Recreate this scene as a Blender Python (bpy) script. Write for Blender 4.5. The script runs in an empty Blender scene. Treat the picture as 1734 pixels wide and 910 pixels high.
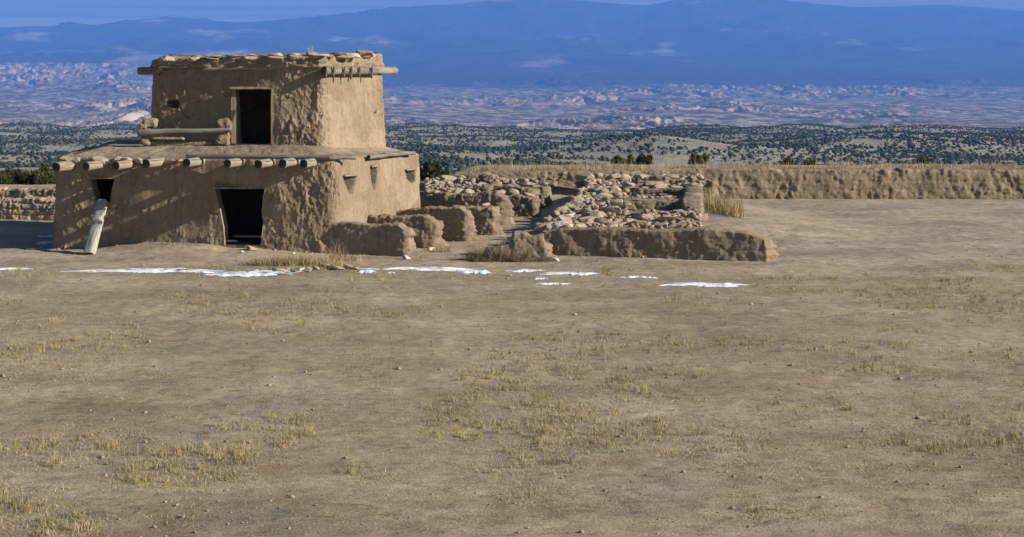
import bpy, bmesh, math, random
import numpy as np
from mathutils import Vector, Matrix, Euler

C = bpy.context.scene.collection
sc = bpy.context.scene
R = math.radians
FPX = 2700.0          # focal length in photograph pixels
ZC = 4.92             # eye height
HV = 120.0            # row of the eye level in the photograph
CU = 600.0

# ------------------------------------------------------------------ camera
cd = bpy.data.cameras.new('camera')
cam = bpy.data.objects.new('camera', cd)
C.objects.link(cam)
cam.location = (0, 0, ZC)
cam.rotation_euler = (R(90), 0, 0)
cd.sensor_width = 36
cd.lens = 36 * FPX / 1734
cd.shift_x = (867 - CU) / 1734
cd.shift_y = -(455 - HV) / 1734
cd.clip_start = 0.5
cd.clip_end = 200000
sc.camera = cam

# ------------------------------------------------------------------ sky and sun
SUN_EL = 24.0
SUN_AZ = 17.8          # degrees the sun stands on the camera's side of due right
w = bpy.data.worlds.new('World')
sc.world = w
w.use_nodes = True
nt = w.node_tree
nt.nodes.clear()
out = nt.nodes.new('ShaderNodeOutputWorld')
bg = nt.nodes.new('ShaderNodeBackground')
sky = nt.nodes.new('ShaderNodeTexSky')
sky.sky_type = 'NISHITA'
sky.sun_disc = False
sky.sun_elevation = R(SUN_EL)
sky.sun_rotation = R(90 + SUN_AZ)
sky.altitude = 2100
sky.air_density = 1.0
sky.dust_density = 0.3
sky.ozone_density = 2.0
bg.inputs['Strength'].default_value = 0.05
# a thin bank of blue-grey stratus low over the far mountains
tc = nt.nodes.new('ShaderNodeTexCoord')
mp = nt.nodes.new('ShaderNodeMapping')
mp.inputs['Scale'].default_value = (2.2, 2.2, 230)
nz = nt.nodes.new('ShaderNodeTexNoise')
nz.inputs['Scale'].default_value = 1.0
nz.inputs['Detail'].default_value = 5
rp = nt.nodes.new('ShaderNodeValToRGB')
rp.color_ramp.elements[0].position = 0.36
rp.color_ramp.elements[1].position = 0.60
sep = nt.nodes.new('ShaderNodeSeparateXYZ')
band = nt.nodes.new('ShaderNodeMapRange')
band.inputs['From Min'].default_value = 0.10
band.inputs['From Max'].default_value = 0.0
band.clamp = True
mul = nt.nodes.new('ShaderNodeMath'); mul.operation = 'MULTIPLY'
mx = nt.nodes.new('ShaderNodeMix'); mx.data_type = 'RGBA'
mx.inputs[7].default_value = (14.5, 13.6, 11.5, 1)
nt.links.new(tc.outputs['Generated'], mp.inputs['Vector'])
nt.links.new(mp.outputs[0], nz.inputs['Vector'])
nt.links.new(nz.outputs[0], rp.inputs[0])
nt.links.new(tc.outputs['Generated'], sep.inputs[0])
nt.links.new(sep.outputs['Z'], band.inputs[0])
nt.links.new(rp.outputs[0], mul.inputs[0])
nt.links.new(band.outputs[0], mul.inputs[1])
nt.links.new(mul.outputs[0], mx.inputs[0])
nt.links.new(sky.outputs[0], mx.inputs[6])
nt.links.new(mx.outputs[2], bg.inputs['Color'])
nt.links.new(bg.outputs[0], out.inputs['Surface'])

sd = bpy.data.lights.new('sun', 'SUN')
sd.energy = 5.0
sd.angle = R(0.5)
sd.color = (1.0, 0.94, 0.84)
sun = bpy.data.objects.new('sun', sd)
C.objects.link(sun)
_to = Vector((math.cos(R(SUN_EL)) * math.cos(R(SUN_AZ)), -math.cos(R(SUN_EL)) * math.sin(R(SUN_AZ)), math.sin(R(SUN_EL))))
sun.rotation_euler = _to.to_track_quat('Z', 'Y').to_euler()
sun.location = (20, 20, 40)

vs = sc.view_settings
vs.view_transform = 'Standard'
vs.look = 'None'
vs.gamma = 1
vs.exposure = 0.72
sc.cycles.use_denoising = True
sc.cycles.max_bounces = 6
sc.cycles.volume_bounces = 1
sc.cycles.transparent_max_bounces = 8

rnd = random.Random(11)

# ------------------------------------------------------------------ numeric helpers
def W(u, v, Y):
    return Vector(((u - CU) * Y / FPX, Y, ZC - (v - HV) * Y / FPX))

_pr = np.random.RandomState(3)
_perm = np.concatenate([_pr.permutation(256)] * 3)
_g3 = _pr.normal(size=(256, 3)); _g3 /= np.linalg.norm(_g3, axis=1)[:, None]

def pn3(x, y, z):
    x, y, z = np.broadcast_arrays(np.asarray(x, float), np.asarray(y, float), np.asarray(z, float))
    xi = np.floor(x).astype(int); yi = np.floor(y).astype(int); zi = np.floor(z).astype(int)
    xf = x - xi; yf = y - yi; zf = z - zi
    xi &= 255; yi &= 255; zi &= 255
    f = lambda t: t * t * t * (t * (t * 6 - 15) + 10)
    uu, vv, ww = f(xf), f(yf), f(zf)
    def g(dx, dy, dz):
        h = _perm[_perm[_perm[xi + dx] + yi + dy] + zi + dz]
        q = _g3[h]
        return q[..., 0] * (xf - dx) + q[..., 1] * (yf - dy) + q[..., 2] * (zf - dz)
    l = lambda a, b, t: a + t * (b - a)
    return l(l(l(g(0,0,0), g(1,0,0), uu), l(g(0,1,0), g(1,1,0), uu), vv),
             l(l(g(0,0,1), g(1,0,1), uu), l(g(0,1,1), g(1,1,1), uu), vv), ww) * 1.5

def fbm(x, y, z, octs=4, gain=0.5, lac=2.03):
    a, s = 1.0, 0.0
    for i in range(octs):
        s = s + a * pn3(x, y, z)
        x = np.asarray(x) * lac + 17.3; y = np.asarray(y) * lac + 5.1; z = np.asarray(z) * lac + 9.7
        a *= gain
    return s

def ridged(x, y, z, octs=4, gain=0.55):
    a, s = 1.0, 0.0
    for i in range(octs):
        s = s + a * (1 - np.abs(pn3(x, y, z)) * 2.0)
        x = np.asarray(x) * 2.07 + 3.3; y = np.asarray(y) * 2.07 + 8.1; z = np.asarray(z) * 2.07
        a *= gain
    return s

def sstep(a, b, x):
    t = np.clip((np.asarray(x, float) - a) / (b - a), 0, 1)
    return t * t * (3 - 2 * t)

def inpoly(px, py, poly):
    px = np.asarray(px); py = np.asarray(py)
    ins = np.zeros(px.shape, bool)
    n = len(poly)
    for i in range(n):
        x0, y0 = poly[i]; x1, y1 = poly[(i + 1) % n]
        c = ((y0 > py) != (y1 > py)) & (px < (x1 - x0) * (py - y0) / ((y1 - y0) if y1 != y0 else 1e-9) + x0)
        ins ^= c
    return ins

def mesh(name, V, F, smooth=True):
    """V (n,3), F list/array of faces (all of one size per array; may be a list of arrays)"""
    me = bpy.data.meshes.new(name)
    V = np.asarray(V, np.float32)
    Fs = F if isinstance(F, list) else [F]
    Fs = [np.asarray(f, np.int32) for f in Fs if len(f)]
    me.vertices.add(len(V)); me.vertices.foreach_set('co', V.ravel())
    nl = sum(f.size for f in Fs); npoly = sum(len(f) for f in Fs)
    me.loops.add(nl); me.polygons.add(npoly)
    me.loops.foreach_set('vertex_index', np.concatenate([f.ravel() for f in Fs]))
    tot = np.concatenate([np.full(len(f), f.shape[1], np.int32) for f in Fs])
    st = np.concatenate([[0], np.cumsum(tot)[:-1]]).astype(np.int32)
    me.polygons.foreach_set('loop_start', st)
    me.polygons.foreach_set('loop_total', tot)
    me.update(calc_edges=True)
    me.validate()
    if smooth:
        me.polygons.foreach_set('use_smooth', np.ones(len(me.polygons), bool))
    return me

def link(name, me, mat=None, parent=None):
    o = bpy.data.objects.new(name, me)
    C.objects.link(o)
    if mat and me and not me.materials:
        me.materials.append(mat)
    if parent:
        o.parent = parent
        o.matrix_parent_inverse = Matrix.Translation(-parent.location)
    return o

def tag(o, label=None, cat=None, group=None, kind=None):
    if label: o['label'] = label
    if cat: o['category'] = cat
    if group: o['group'] = group
    if kind: o['kind'] = kind
    return o

def empty(name, loc, label, cat, group=None):
    o = bpy.data.objects.new(name, None)
    o.empty_display_size = 0.3
    C.objects.link(o)
    o.location = loc
    return tag(o, label, cat, group)

def copyobj(o, loc=None, rot=None, scale=None):
    c = o.copy()
    C.objects.link(c)
    if loc is not None: c.location = loc
    if rot is not None: c.rotation_euler = rot
    if scale is not None: c.scale = scale
    return c

def gridfaces(nr, nc, closed=False):
    r = np.arange(nr - 1)[:, None]; c = np.arange(nc if closed else nc - 1)[None, :]
    c1 = (c + 1) % nc
    a = r * nc + c; b = r * nc + c1; d = (r + 1) * nc + c; e = (r + 1) * nc + c1
    return np.stack([a, b, e, d], -1).reshape(-1, 4)

# ------------------------------------------------------------------ materials
class NT:
    def __init__(s, name):
        s.m = bpy.data.materials.new(name); s.m.use_nodes = True
        s.t = s.m.node_tree; s.t.nodes.clear()
        s.o = s.t.nodes.new('ShaderNodeOutputMaterial')
        s.b = s.t.nodes.new('ShaderNodeBsdfPrincipled')
        s.t.links.new(s.b.outputs[0], s.o.inputs['Surface'])
        s.b.inputs['Specular IOR Level'].default_value = 0.12
        s.b.inputs['Roughness'].default_value = 0.95
    def n(s, typ, **k):
        x = s.t.nodes.new('ShaderNode' + typ)
        for a, b in k.items():
            if hasattr(x, a): setattr(x, a, b)
            else: x.inputs[a.replace('_', ' ')].default_value = b
        return x
    def l(s, a, b): s.t.links.new(a, b)
    def pos(s, scale=(1, 1, 1), obj=False):
        if obj: p = s.n('TexCoord').outputs['Object']
        else: p = s.n('NewGeometry').outputs['Position']
        m = s.n('Mapping'); m.inputs['Scale'].default_value = scale
        s.l(p, m.inputs['Vector'])
        return m.outputs[0]
    def noise(s, vec, scale, detail=4, rough=0.55):
        x = s.n('TexNoise'); x.inputs['Scale'].default_value = scale
        x.inputs['Detail'].default_value = detail; x.inputs['Roughness'].default_value = rough
        s.l(vec, x.inputs['Vector'])
        return x.outputs[0]
    def ramp(s, fac, stops, interp='LINEAR'):
        x = s.n('ValToRGB'); cr = x.color_ramp; cr.interpolation = interp
        while len(cr.elements) < len(stops): cr.elements.new(0.5)
        for e, (p, c) in zip(cr.elements, stops):
            e.position = p
            e.color = (c, c, c, 1) if isinstance(c, (int, float)) else (*c, 1)
        s.l(fac, x.inputs[0])
        return x.outputs[0]
    def mix(s, fac, a, b, mode='MIX'):
        x = s.n('Mix', data_type='RGBA', blend_type=mode)
        for sock, v in ((0, fac), (6, a), (7, b)):
            if isinstance(v, (int, float)): x.inputs[sock].default_value = v if sock == 0 else (v, v, v, 1)
            elif isinstance(v, tuple): x.inputs[sock].default_value = (*v, 1)
            else: s.l(v, x.inputs[sock])
        return x.outputs[2]
    def math(s, op, a, b=0.0):
        x = s.n('Math', operation=op)
        for i, v in enumerate((a, b)):
            if isinstance(v, (int, float)): x.inputs[i].default_value = v
            else: s.l(v, x.inputs[i])
        return x.outputs[0]
    def bump(s, h, strength=0.5, dist=0.02, prev=None):
        x = s.n('Bump'); x.inputs['Strength'].default_value = strength; x.inputs['Distance'].default_value = dist
        s.l(h, x.inputs['Height'])
        if prev: s.l(prev, x.inputs['Normal'])
        return x.outputs[0]
    def done(s, col, nrm=None):
        if isinstance(col, tuple): s.b.inputs['Base Color'].default_value = (*col, 1)
        else: s.l(col, s.b.inputs['Base Color'])
        if nrm: s.l(nrm, s.b.inputs['Normal'])
        return s.m

def adobe(name, c0, c1, c2, fine=1.0):
    t = NT(name)
    p = t.pos()
    big = t.noise(p, 0.9, 4)
    mid = t.noise(p, 4.5, 5, 0.6)
    strk = t.noise(t.pos((9, 9, 1.3)), 1.0, 4, 0.6)
    fin = t.noise(p, 38, 5, 0.65)
    c = t.mix(t.ramp(big, [(0.35, 0.0), (0.65, 1.0)]), c0, c1)
    c = t.mix(t.ramp(mid, [(0.48, 0.0), (0.72, 0.75)]), c, c2)
    c = t.mix(t.ramp(strk, [(0.50, 0.0), (0.72, 0.5)]), c, tuple(x * 0.62 for x in c0))
    v = t.n('TexVoronoi'); v.inputs['Scale'].default_value = 16
    t.l(p, v.inputs['Vector'])
    peb = t.ramp(v.outputs['Distance'], [(0.07, 1.0), (0.16, 0.0)])
    gate = t.ramp(t.noise(p, 7.0, 2), [(0.55, 0.0), (0.66, 0.8)])
    c = t.mix(t.math('MULTIPLY', peb, gate), c, tuple(min(1, x * 1.35) for x in c2))
    wv = t.n('VectorMath', operation='ADD')
    dn_ = t.n('TexNoise'); dn_.inputs['Scale'].default_value = 3.0; dn_.inputs['Detail'].default_value = 4
    t.l(p, dn_.inputs['Vector'])
    sc3 = t.n('VectorMath', operation='SCALE'); sc3.inputs['Scale'].default_value = 0.35
    t.l(dn_.outputs['Color'], sc3.inputs[0]); t.l(p, wv.inputs[0]); t.l(sc3.outputs[0], wv.inputs[1])
    vc = t.n('TexVoronoi', feature='DISTANCE_TO_EDGE'); vc.inputs['Scale'].default_value = 2.6
    t.l(wv.outputs[0], vc.inputs['Vector'])
    crack = t.math('MULTIPLY', t.ramp(vc.outputs['Distance'], [(0.0, 1.0), (0.022, 0.0)]), t.ramp(t.noise(p, 1.7, 3), [(0.50, 0.0), (0.62, 0.8)]))
    c = t.mix(crack, c, tuple(x * 0.35 for x in c0))
    vp = t.n('TexVoronoi'); vp.inputs['Scale'].default_value = 0.9
    t.l(wv.outputs[0], vp.inputs['Vector'])
    sv = t.n('SeparateColor'); t.l(vp.outputs['Color'], sv.inputs[0])
    c = t.mix(1.0, c, t.ramp(sv.outputs[0], [(0.0, 0.85), (1.0, 1.12)]), 'MULTIPLY')
    g = t.ramp(fin, [(0.3, 0.74), (0.7, 1.18)])
    c = t.mix(1.0, c, g, 'MULTIPLY')
    n1 = t.bump(mid, 0.55 * fine, 0.06)
    n2 = t.bump(fin, 0.75 * fine, 0.016, n1)
    n3 = t.bump(peb, 0.35 * fine, 0.012, n2)
    return t.done(c, n3)

M = {}
M['adobe'] = adobe('adobe_plaster', (0.240, 0.177, 0.113), (0.290, 0.218, 0.143), (0.340, 0.262, 0.178))
M['adobe_ruin'] = adobe('adobe_ruin', (0.225, 0.170, 0.112), (0.28, 0.215, 0.146), (0.335, 0.265, 0.19), 1.4)
M['earth'] = adobe('terrace_earth', (0.255, 0.195, 0.132), (0.305, 0.238, 0.166), (0.35, 0.28, 0.20), 1.4)

def stone_mat(name, c0, c1, c2):
    t = NT(name)
    inf = t.n('ObjectInfo')
    p = t.pos()
    a = t.noise(p, 2.2, 5, 0.6)
    b = t.noise(p, 22, 5, 0.65)
    c = t.mix(inf.outputs['Random'], c0, c1)
    c = t.mix(t.ramp(a, [(0.42, 0.0), (0.7, 0.8)]), c, c2)
    c = t.mix(1.0, c, t.ramp(b, [(0.3, 0.6), (0.7, 1.22)]), 'MULTIPLY')
    n1 = t.bump(a, 0.4, 0.08)
    n2 = t.bump(b, 0.7, 0.02, n1)
    return t.done(c, n2)
M['stone'] = stone_mat('tuff_stone', (0.265, 0.202, 0.142), (0.42, 0.332, 0.24), (0.46, 0.375, 0.28))
M['stone_pale'] = stone_mat('pale_stone', (0.52, 0.45, 0.36), (0.64, 0.57, 0.47), (0.62, 0.54, 0.44))
M['stone_dark'] = stone_mat('dark_stone', (0.10, 0.09, 0.08), (0.17, 0.15, 0.13), (0.22, 0.19, 0.16))
M['stone_wall'] = stone_mat('dry_stone', (0.30, 0.225, 0.152), (0.38, 0.295, 0.205), (0.43, 0.345, 0.25))

def wood_mat(name, c0, c1, dark):
    t = NT(name)
    g = t.noise(t.pos((26, 26, 1.3), True), 1.0, 6, 0.65)
    b = t.noise(t.pos((3, 3, 1.2), True), 1.0, 3)
    c = t.mix(t.ramp(b, [(0.35, 0.0), (0.65, 1.0)]), c0, c1)
    c = t.mix(t.ramp(g, [(0.50, 0.0), (0.62, 0.9)]), c, dark)
    n = t.bump(g, 1.0, 0.02)
    return t.done(c, n)
M['wood'] = wood_mat('weathered_log', (0.24, 0.20, 0.15), (0.33, 0.285, 0.215), (0.085, 0.068, 0.05))
M['wood_grey'] = wood_mat('grey_log', (0.165, 0.15, 0.122), (0.235, 0.212, 0.172), (0.07, 0.06, 0.048))
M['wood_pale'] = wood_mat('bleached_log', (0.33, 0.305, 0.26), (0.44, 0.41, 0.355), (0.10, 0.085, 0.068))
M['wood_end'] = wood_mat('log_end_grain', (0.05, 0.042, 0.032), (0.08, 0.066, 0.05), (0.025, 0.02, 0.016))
M['board'] = wood_mat('door_board', (0.25, 0.20, 0.14), (0.31, 0.25, 0.18), (0.12, 0.09, 0.06))

def ground_mat():
    t = NT('dirt_and_straw')
    p = t.pos()
    a = t.noise(p, 0.35, 5, 0.6)
    m = t.noise(p, 2.6, 6, 0.65)
    f = t.noise(p, 30, 5, 0.7)
    st = t.noise(t.pos((9, 34, 9)), 1.0, 5, 0.7)
    c = t.mix(t.ramp(m, [(0.38, 0.0), (0.62, 1.0)]), (0.325, 0.258, 0.182), (0.42, 0.34, 0.245))
    # straw-coloured dead grass mat, denser away from the trodden strip by the walls
    y = t.n('SeparateXYZ'); t.l(p, y.inputs[0])
    far = t.ramp(t.math('MULTIPLY_ADD', y.outputs['Y'], 1.0), [(0.0, 0.0), (1.0, 0.0)])
    mr = t.n('MapRange'); mr.inputs['From Min'].default_value = 41.5; mr.inputs['From Max'].default_value = 38.0
    t.l(y.outputs['Y'], mr.inputs[0])
    gr = t.math('MULTIPLY', t.ramp(a, [(0.36, 0.25), (0.60, 1.0)]), mr.outputs[0])
    gr = t.math('MULTIPLY', gr, t.ramp(st, [(0.40, 0.0), (0.58, 1.0)]))
    c = t.mix(gr, c, (0.285, 0.228, 0.122))
    dk = t.ramp(t.noise(t.pos((3.2, 5.5, 5)), 1.0, 6, 0.72), [(0.50, 0.0), (0.66, 0.8)])
    c = t.mix(dk, c, (0.175, 0.135, 0.085))
    rd = t.ramp(t.noise(t.pos((0.8, 1.6, 1)), 1.0, 5, 0.65), [(0.54, 0.0), (0.68, 0.7)])
    c = t.mix(rd, c, (0.30, 0.205, 0.12))
    c = t.mix(1.0, c, t.ramp(t.noise(t.pos((0.22, 0.5, 1)), 1.0, 6, 0.62), [(0.36, 0.76), (0.62, 1.14)]), 'MULTIPLY')
    c = t.mix(1.0, c, t.ramp(f, [(0.28, 0.70), (0.72, 1.22)]), 'MULTIPLY')
    n1 = t.bump(m, 0.5, 0.08)
    n2 = t.bump(f, 0.9, 0.02, n1)
    return t.done(c, n2)
M['ground'] = ground_mat()

def hills_mat():
    t = NT('hill_ground')
    p = t.pos()
    a = t.noise(p, 0.011, 5, 0.6)
    b = t.noise(p, 0.09, 5, 0.65)
    c = t.mix(t.ramp(a, [(0.38, 0.0), (0.62, 1.0)]), (0.50, 0.44, 0.275), (0.36, 0.315, 0.21))
    c = t.mix(t.ramp(b, [(0.47, 0.0), (0.62, 0.8)]), c, (0.20, 0.18, 0.115))
    c = t.mix(t.ramp(t.noise(p, 0.35, 5, 0.75), [(0.50, 0.0), (0.60, 0.75)]), c, (0.13, 0.125, 0.075))
    return t.done(c)
M['hills'] = hills_mat()

def valley_mat():
    t = NT('badlands')
    p = t.pos((1, 0.55, 1))
    a = t.noise(p, 0.0011, 6, 0.62)
    b = t.noise(p, 0.009, 6, 0.72)
    g = t.n('NewGeometry'); s = t.n('SeparateXYZ'); t.l(g.outputs['Normal'], s.inputs[0])
    slope = t.ramp(s.outputs['Z'], [(0.80, 1.0), (0.985, 0.0)])
    c = t.mix(t.ramp(a, [(0.36, 0.0), (0.64, 1.0)]), (0.46, 0.31, 0.225), (0.60, 0.49, 0.37))
    scrub = t.ramp(b, [(0.40, 0.0), (0.54, 0.95)])
    scrub = t.math('MULTIPLY', scrub, t.math('SUBTRACT', 1.0, t.math('MULTIPLY', slope, 0.6)))
    c = t.mix(scrub, c, (0.10, 0.105, 0.07))
    c = t.mix(t.math('MULTIPLY', slope, 0.55), c, (0.56, 0.42, 0.33))
    xyz = t.n('SeparateXYZ'); t.l(t.n('NewGeometry').outputs['Position'], xyz.inputs[0])
    side = t.n('MapRange'); side.inputs['From Min'].default_value = -0.55; side.inputs['From Max'].default_value = 0.03
    t.l(t.math('DIVIDE', xyz.outputs['X'], xyz.outputs['Y']), side.inputs[0])
    fy = t.n('MapRange'); fy.inputs['From Min'].default_value = 9000; fy.inputs['From Max'].default_value = 18500
    t.l(xyz.outputs['Y'], fy.inputs[0])
    fo = t.math('ADD', t.math('MULTIPLY', fy.outputs[0], side.outputs[0]), t.math('MULTIPLY', t.noise(t.pos((0.6, 0.25, 1)), 0.0016, 6, 0.68), 0.9))
    c = t.mix(t.ramp(t.math('MULTIPLY', fo, 0.6), [(0.66, 0.0), (0.84, 1.0)]), c, (0.05, 0.055, 0.04))
    return t.done(c)
M['valley'] = valley_mat()

def mountain_mat():
    t = NT('forested_mountain')
    p = t.pos((1, 0.25, 6))
    a = t.noise(p, 0.00045, 6, 0.6)
    b = t.noise(t.pos(), 0.002, 6, 0.65)
    c = t.mix(t.ramp(b, [(0.4, 0.0), (0.65, 1.0)]), (0.035, 0.045, 0.03), (0.085, 0.08, 0.055))
    c = t.mix(t.ramp(a, [(0.575, 0.0), (0.68, 0.85)]), c, (0.62, 0.56, 0.50))
    return t.done(c)
M['mountain'] = mountain_mat()

def plain(name, c0, c1, rough=0.9, scale=3.0):
    t = NT(name)
    inf = t.n('ObjectInfo')
    a = t.noise(t.pos(), scale, 4)
    c = t.mix(t.ramp(a, [(0.35, 0.0), (0.65, 1.0)]), c0, c1)
    return t.done(c)
M['juniper'] = plain('juniper_leaf', (0.040, 0.052, 0.022), (0.085, 0.095, 0.038), scale=2.2)
M['juniper_far'] = plain('juniper_far', (0.032, 0.042, 0.026), (0.055, 0.062, 0.036), scale=0.05)
M['bark'] = plain('juniper_bark', (0.12, 0.09, 0.065), (0.2, 0.16, 0.12), scale=9)
M['straw'] = plain('dead_grass', (0.28, 0.215, 0.105), (0.41, 0.325, 0.175), scale=1.2)
M['straw_pale'] = plain('pale_dead_grass', (0.44, 0.36, 0.20), (0.55, 0.46, 0.28), scale=1.2)
M['twig'] = plain('dry_twigs', (0.16, 0.12, 0.075), (0.30, 0.235, 0.15), scale=5)
M['rust_twig'] = plain('rusty_weed', (0.30, 0.19, 0.095), (0.42, 0.29, 0.16), scale=5)

def snow_mat():
    t = NT('old_snow')
    p = t.pos()
    a = t.noise(p, 6, 5, 0.6)
    c = t.mix(t.ramp(a, [(0.48, 0.0), (0.68, 0.7)]), (0.76, 0.78, 0.82), (0.50, 0.46, 0.41))
    n = t.bump(a, 0.4, 0.03)
    t.b.inputs['Subsurface Weight'].default_value = 0.0
    return t.done(c, n)
M['snow'] = snow_mat()

# ------------------------------------------------------------------ the ground
# house corners (see below) are needed for the little mound along its front
def wx(u, Y): return (u - CU) * Y / FPX
LOW = [(wx(88, 44.36), 44.36), (wx(478, 42.85), 42.85), (wx(573, 42.63), 42.63), (wx(720, 48.7), 48.7), (wx(135, 50.6), 50.6)]
UPP = [(wx(250, 46.28), 46.28), (wx(476, 45.20), 45.20), (wx(549, 45.02), 45.02), (wx(658, 48.3), 48.3), (wx(278, 49.8), 49.8)]

def mound(x, y):
    # distance in front of the house's front wall
    (x0, y0), (x1, y1) = LOW[0], LOW[1]
    L = math.hypot(x1 - x0, y1 - y0); tx, ty = (x1 - x0) / L, (y1 - y0) / L
    s = (x - x0) * tx + (y - y0) * ty
    d = (x - x0) * ty - (y - y0) * tx        # positive towards the camera
    prof = np.interp(s, [-1.5, 0.3, 1.3, 2.1, 3.2, 4.6, 5.2, 5.9, 7.2, 8.2, 9.5], [0, 0.0, 0.02, 0.13, 0.20, 0.19, 0.10, 0.13, 0.05, 0.0, 0])
    return prof * np.where(d > 0, np.exp(-(d / 1.1) ** 2), np.exp(-(d / 2.0) ** 2))

def gz(x, y):
    x = np.asarray(x, float); y = np.asarray(y, float)
    z = 0.05 * pn3(x * 0.35, y * 0.35, 1.0) + 0.022 * pn3(x * 1.6, y * 1.6, 4.0) + 0.05 * pn3(x * 0.13, y * 0.13, 7.7)
    z = z * sstep(4, 20, y) * 0.9
    z = z + mound(x, y)
    # dip at the left of the house
    z = z - 0.06 * np.exp(-((x + 9.5) / 2.5) ** 2 - ((y - 45) / 4.0) ** 2)
    # earth bank behind the far ruin wall, and grassy rise behind the left wall
    bank = 1.02 * sstep(61.6, 62.2, y) * sstep(2.0, 5.5, x)
    bankl = 0.22 * sstep(54.5, 60.0, y) * (1 - sstep(-6, 2, x))
    z = z + bank + bankl
    # rubble mound inside the right-hand room
    z = z + 0.50 * sstep(44.4, 48.0, y) * (1 - sstep(56, 60, y)) * sstep(6.3, 7.8, x) * (1 - sstep(11.0, 16.0, x))
    # swell towards the camera
    z = z + 0.25 * (1 - sstep(6, 24, y))
    # the mesa's brow
    brow = 66.0 + 1.2 * pn3(x * 0.12, 3.3, 0.2)
    d = np.maximum(y - brow, 0)
    z = z - np.where(d > 0, 0.05 * d + 0.014 * d ** 2, 0)
    return z

xs = np.concatenate([np.linspace(-60, -14, 60)[:-1], np.linspace(-14, 26, 430)[:-1], np.linspace(26, 75, 60)])
ys = np.concatenate([np.linspace(-30, 12, 30)[:-1], np.linspace(12, 52, 430)[:-1], np.linspace(52, 70, 90)[:-1], np.linspace(70, 130, 40)])
gx, gy = np.meshgrid(xs, ys)
gzz = gz(gx, gy)
gzz = gzz + 0.012 * fbm(gx * 4.5, gy * 4.5, 2.0, 3) * (gy < 56)
ground = link('ground', mesh('ground', np.stack([gx, gy, gzz], -1).reshape(-1, 3), gridfaces(len(ys), len(xs))), M['ground'])
tag(ground, kind='structure')

# ------------------------------------------------------------------ far terrain (polar height field, metres)
DP = [90, 150, 300, 500, 800, 1050, 1500, 2200, 3300, 3500, 3900, 5000, 7000, 10000, 14000, 18000, 21000, 26000, 38000, 44000]
VP = [520, 430, 350, 325, 302, 284, 258, 236, 217.5, 218, 236, 224, 204, 178, 148, 124, 106, 88, 60, 140]
RU = [-500, -200, 0, 53, 87, 119, 158, 198, 224, 264, 330, 400, 480, 550, 640, 705, 737, 785, 834, 876, 963, 1060, 1092, 1124, 1157, 1200, 1260, 1350, 1450, 1600, 1734, 2000, 2400]
RV = [55, 42, 48, 45, 46, 38, 43.5, 38, 36, 34, 38, 40, 34, 29, 19, 14.5, 11, 11, 7, 2.6, 3, 9, 11, 6.5, 0, -6, -4, 6, 14, 9, 20, 30, 45]

def terrain(az, d):
    """height at bearing az (tan of the angle right of the camera's axis) and distance d along the axis"""
    u = CU + az * FPX
    x = az * d; y = d
    v = np.interp(d, DP, VP)
    v = v + 1.6 * pn3(u * 0.006, 0.5, np.log(d) * 2.0)
    # right-hand badlands start lower than the left-hand ones
    low = sstep(380, 700, u)
    v = v + low * 19 * sstep(7000, 19000, d) * (1 - sstep(24000, 36000, d))
    v = v + 6 * sstep(900, 1300, u) * sstep(2000, 3200, d) * (1 - sstep(3600, 4200, d)) * pn3(u * 0.008, 4.0, 0)
    z = ZC - (v - HV) / FPX * d
    # rolling juniper hills
    hm = sstep(140, 500, d) * (1 - sstep(3300, 4200, d))
    z = z + hm * (3 + d * 0.0042) * (fbm(x / 330, y / 420, 2.2, 4) )
    # a hill on the right
    hx, hy = (1085 - CU) / FPX * 1500, 1500
    z = z + 15 * np.exp(-((x - hx) / 75) ** 2 - ((y - hy) / 160) ** 2)
    hx, hy = (1210 - CU) / FPX * 2300, 2300
    z = z + 16 * np.exp(-((x - hx) / 90) ** 2 - ((y - hy) / 250) ** 2)
    hx, hy = (1480 - CU) / FPX * 1700, 1700
    z = z + 14 * np.exp(-((x - hx) / 130) ** 2 - ((y - hy) / 200) ** 2)
    # badlands: steep eroded ridges
    bm = sstep(4600, 6500, d) * (1 - sstep(17500, 22000, d))
    zone = (1 - 0.3 * low) * (0.35 + 0.65 * sstep(-0.25, 0.35, fbm(x / 2600, y / 2600, 6.1, 3) + 0.35 * (1 - low)))
    z = z + bm * zone * (d / 11000) ** 0.6 * (10 + 44 * sstep(-0.3, 0.5, fbm(x / 1300 + 3, y / 2100, 2.2, 4))) * (ridged((x + 260 * fbm(x / 900, y / 1400, 1.0, 3)) / 330, (y + 420 * fbm(x / 1000 + 9, y / 1500, 4.0, 3)) / 640, 0.7, 6, 0.66) - 0.95) + bm * 30 * pn3(x / 1500, y / 2200, 4.4)
    # mountain block
    rv = np.interp(u, RU, RV)
    zr = ZC - (rv - HV) / FPX * 38000
    base = ZC - (np.interp(21000, DP, VP) - HV) / FPX * 21000
    mt = sstep(19500, 38000, d)
    zz = base + (zr - base) * (0.42 * mt + 0.58 * mt ** 2.6) + 260 * sstep(20500, 26000, d) * (1 - sstep(33000, 37800, d)) * (ridged(x / 5200, y / 5200, 3.3, 5) - 1.0)
    k = sstep(19500, 23000, d)
    z = z * (1 - k) + zz * k
    drop = sstep(38000, 44000, d)
    z = z - drop * 900
    return z

def terrain_obj(name, d, az, mat):
    A, D = np.meshgrid(az, d)
    Z = terrain(A, D)
    o = link(name, mesh(name, np.stack([A * D, D, Z], -1).reshape(-1, 3), gridfaces(len(d), len(az))), mat)
    return tag(o, kind='structure')
AZ = np.linspace(-0.34, 0.54, 1100)
terrain_obj('hills', np.geomspace(90, 4000, 330), AZ, M['hills'])
terrain_obj('valley', np.geomspace(4000, 20500, 640), AZ, M['valley'])
terrain_obj('mountains', np.linspace(20500, 44000, 190), AZ, M['mountain'])

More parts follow.
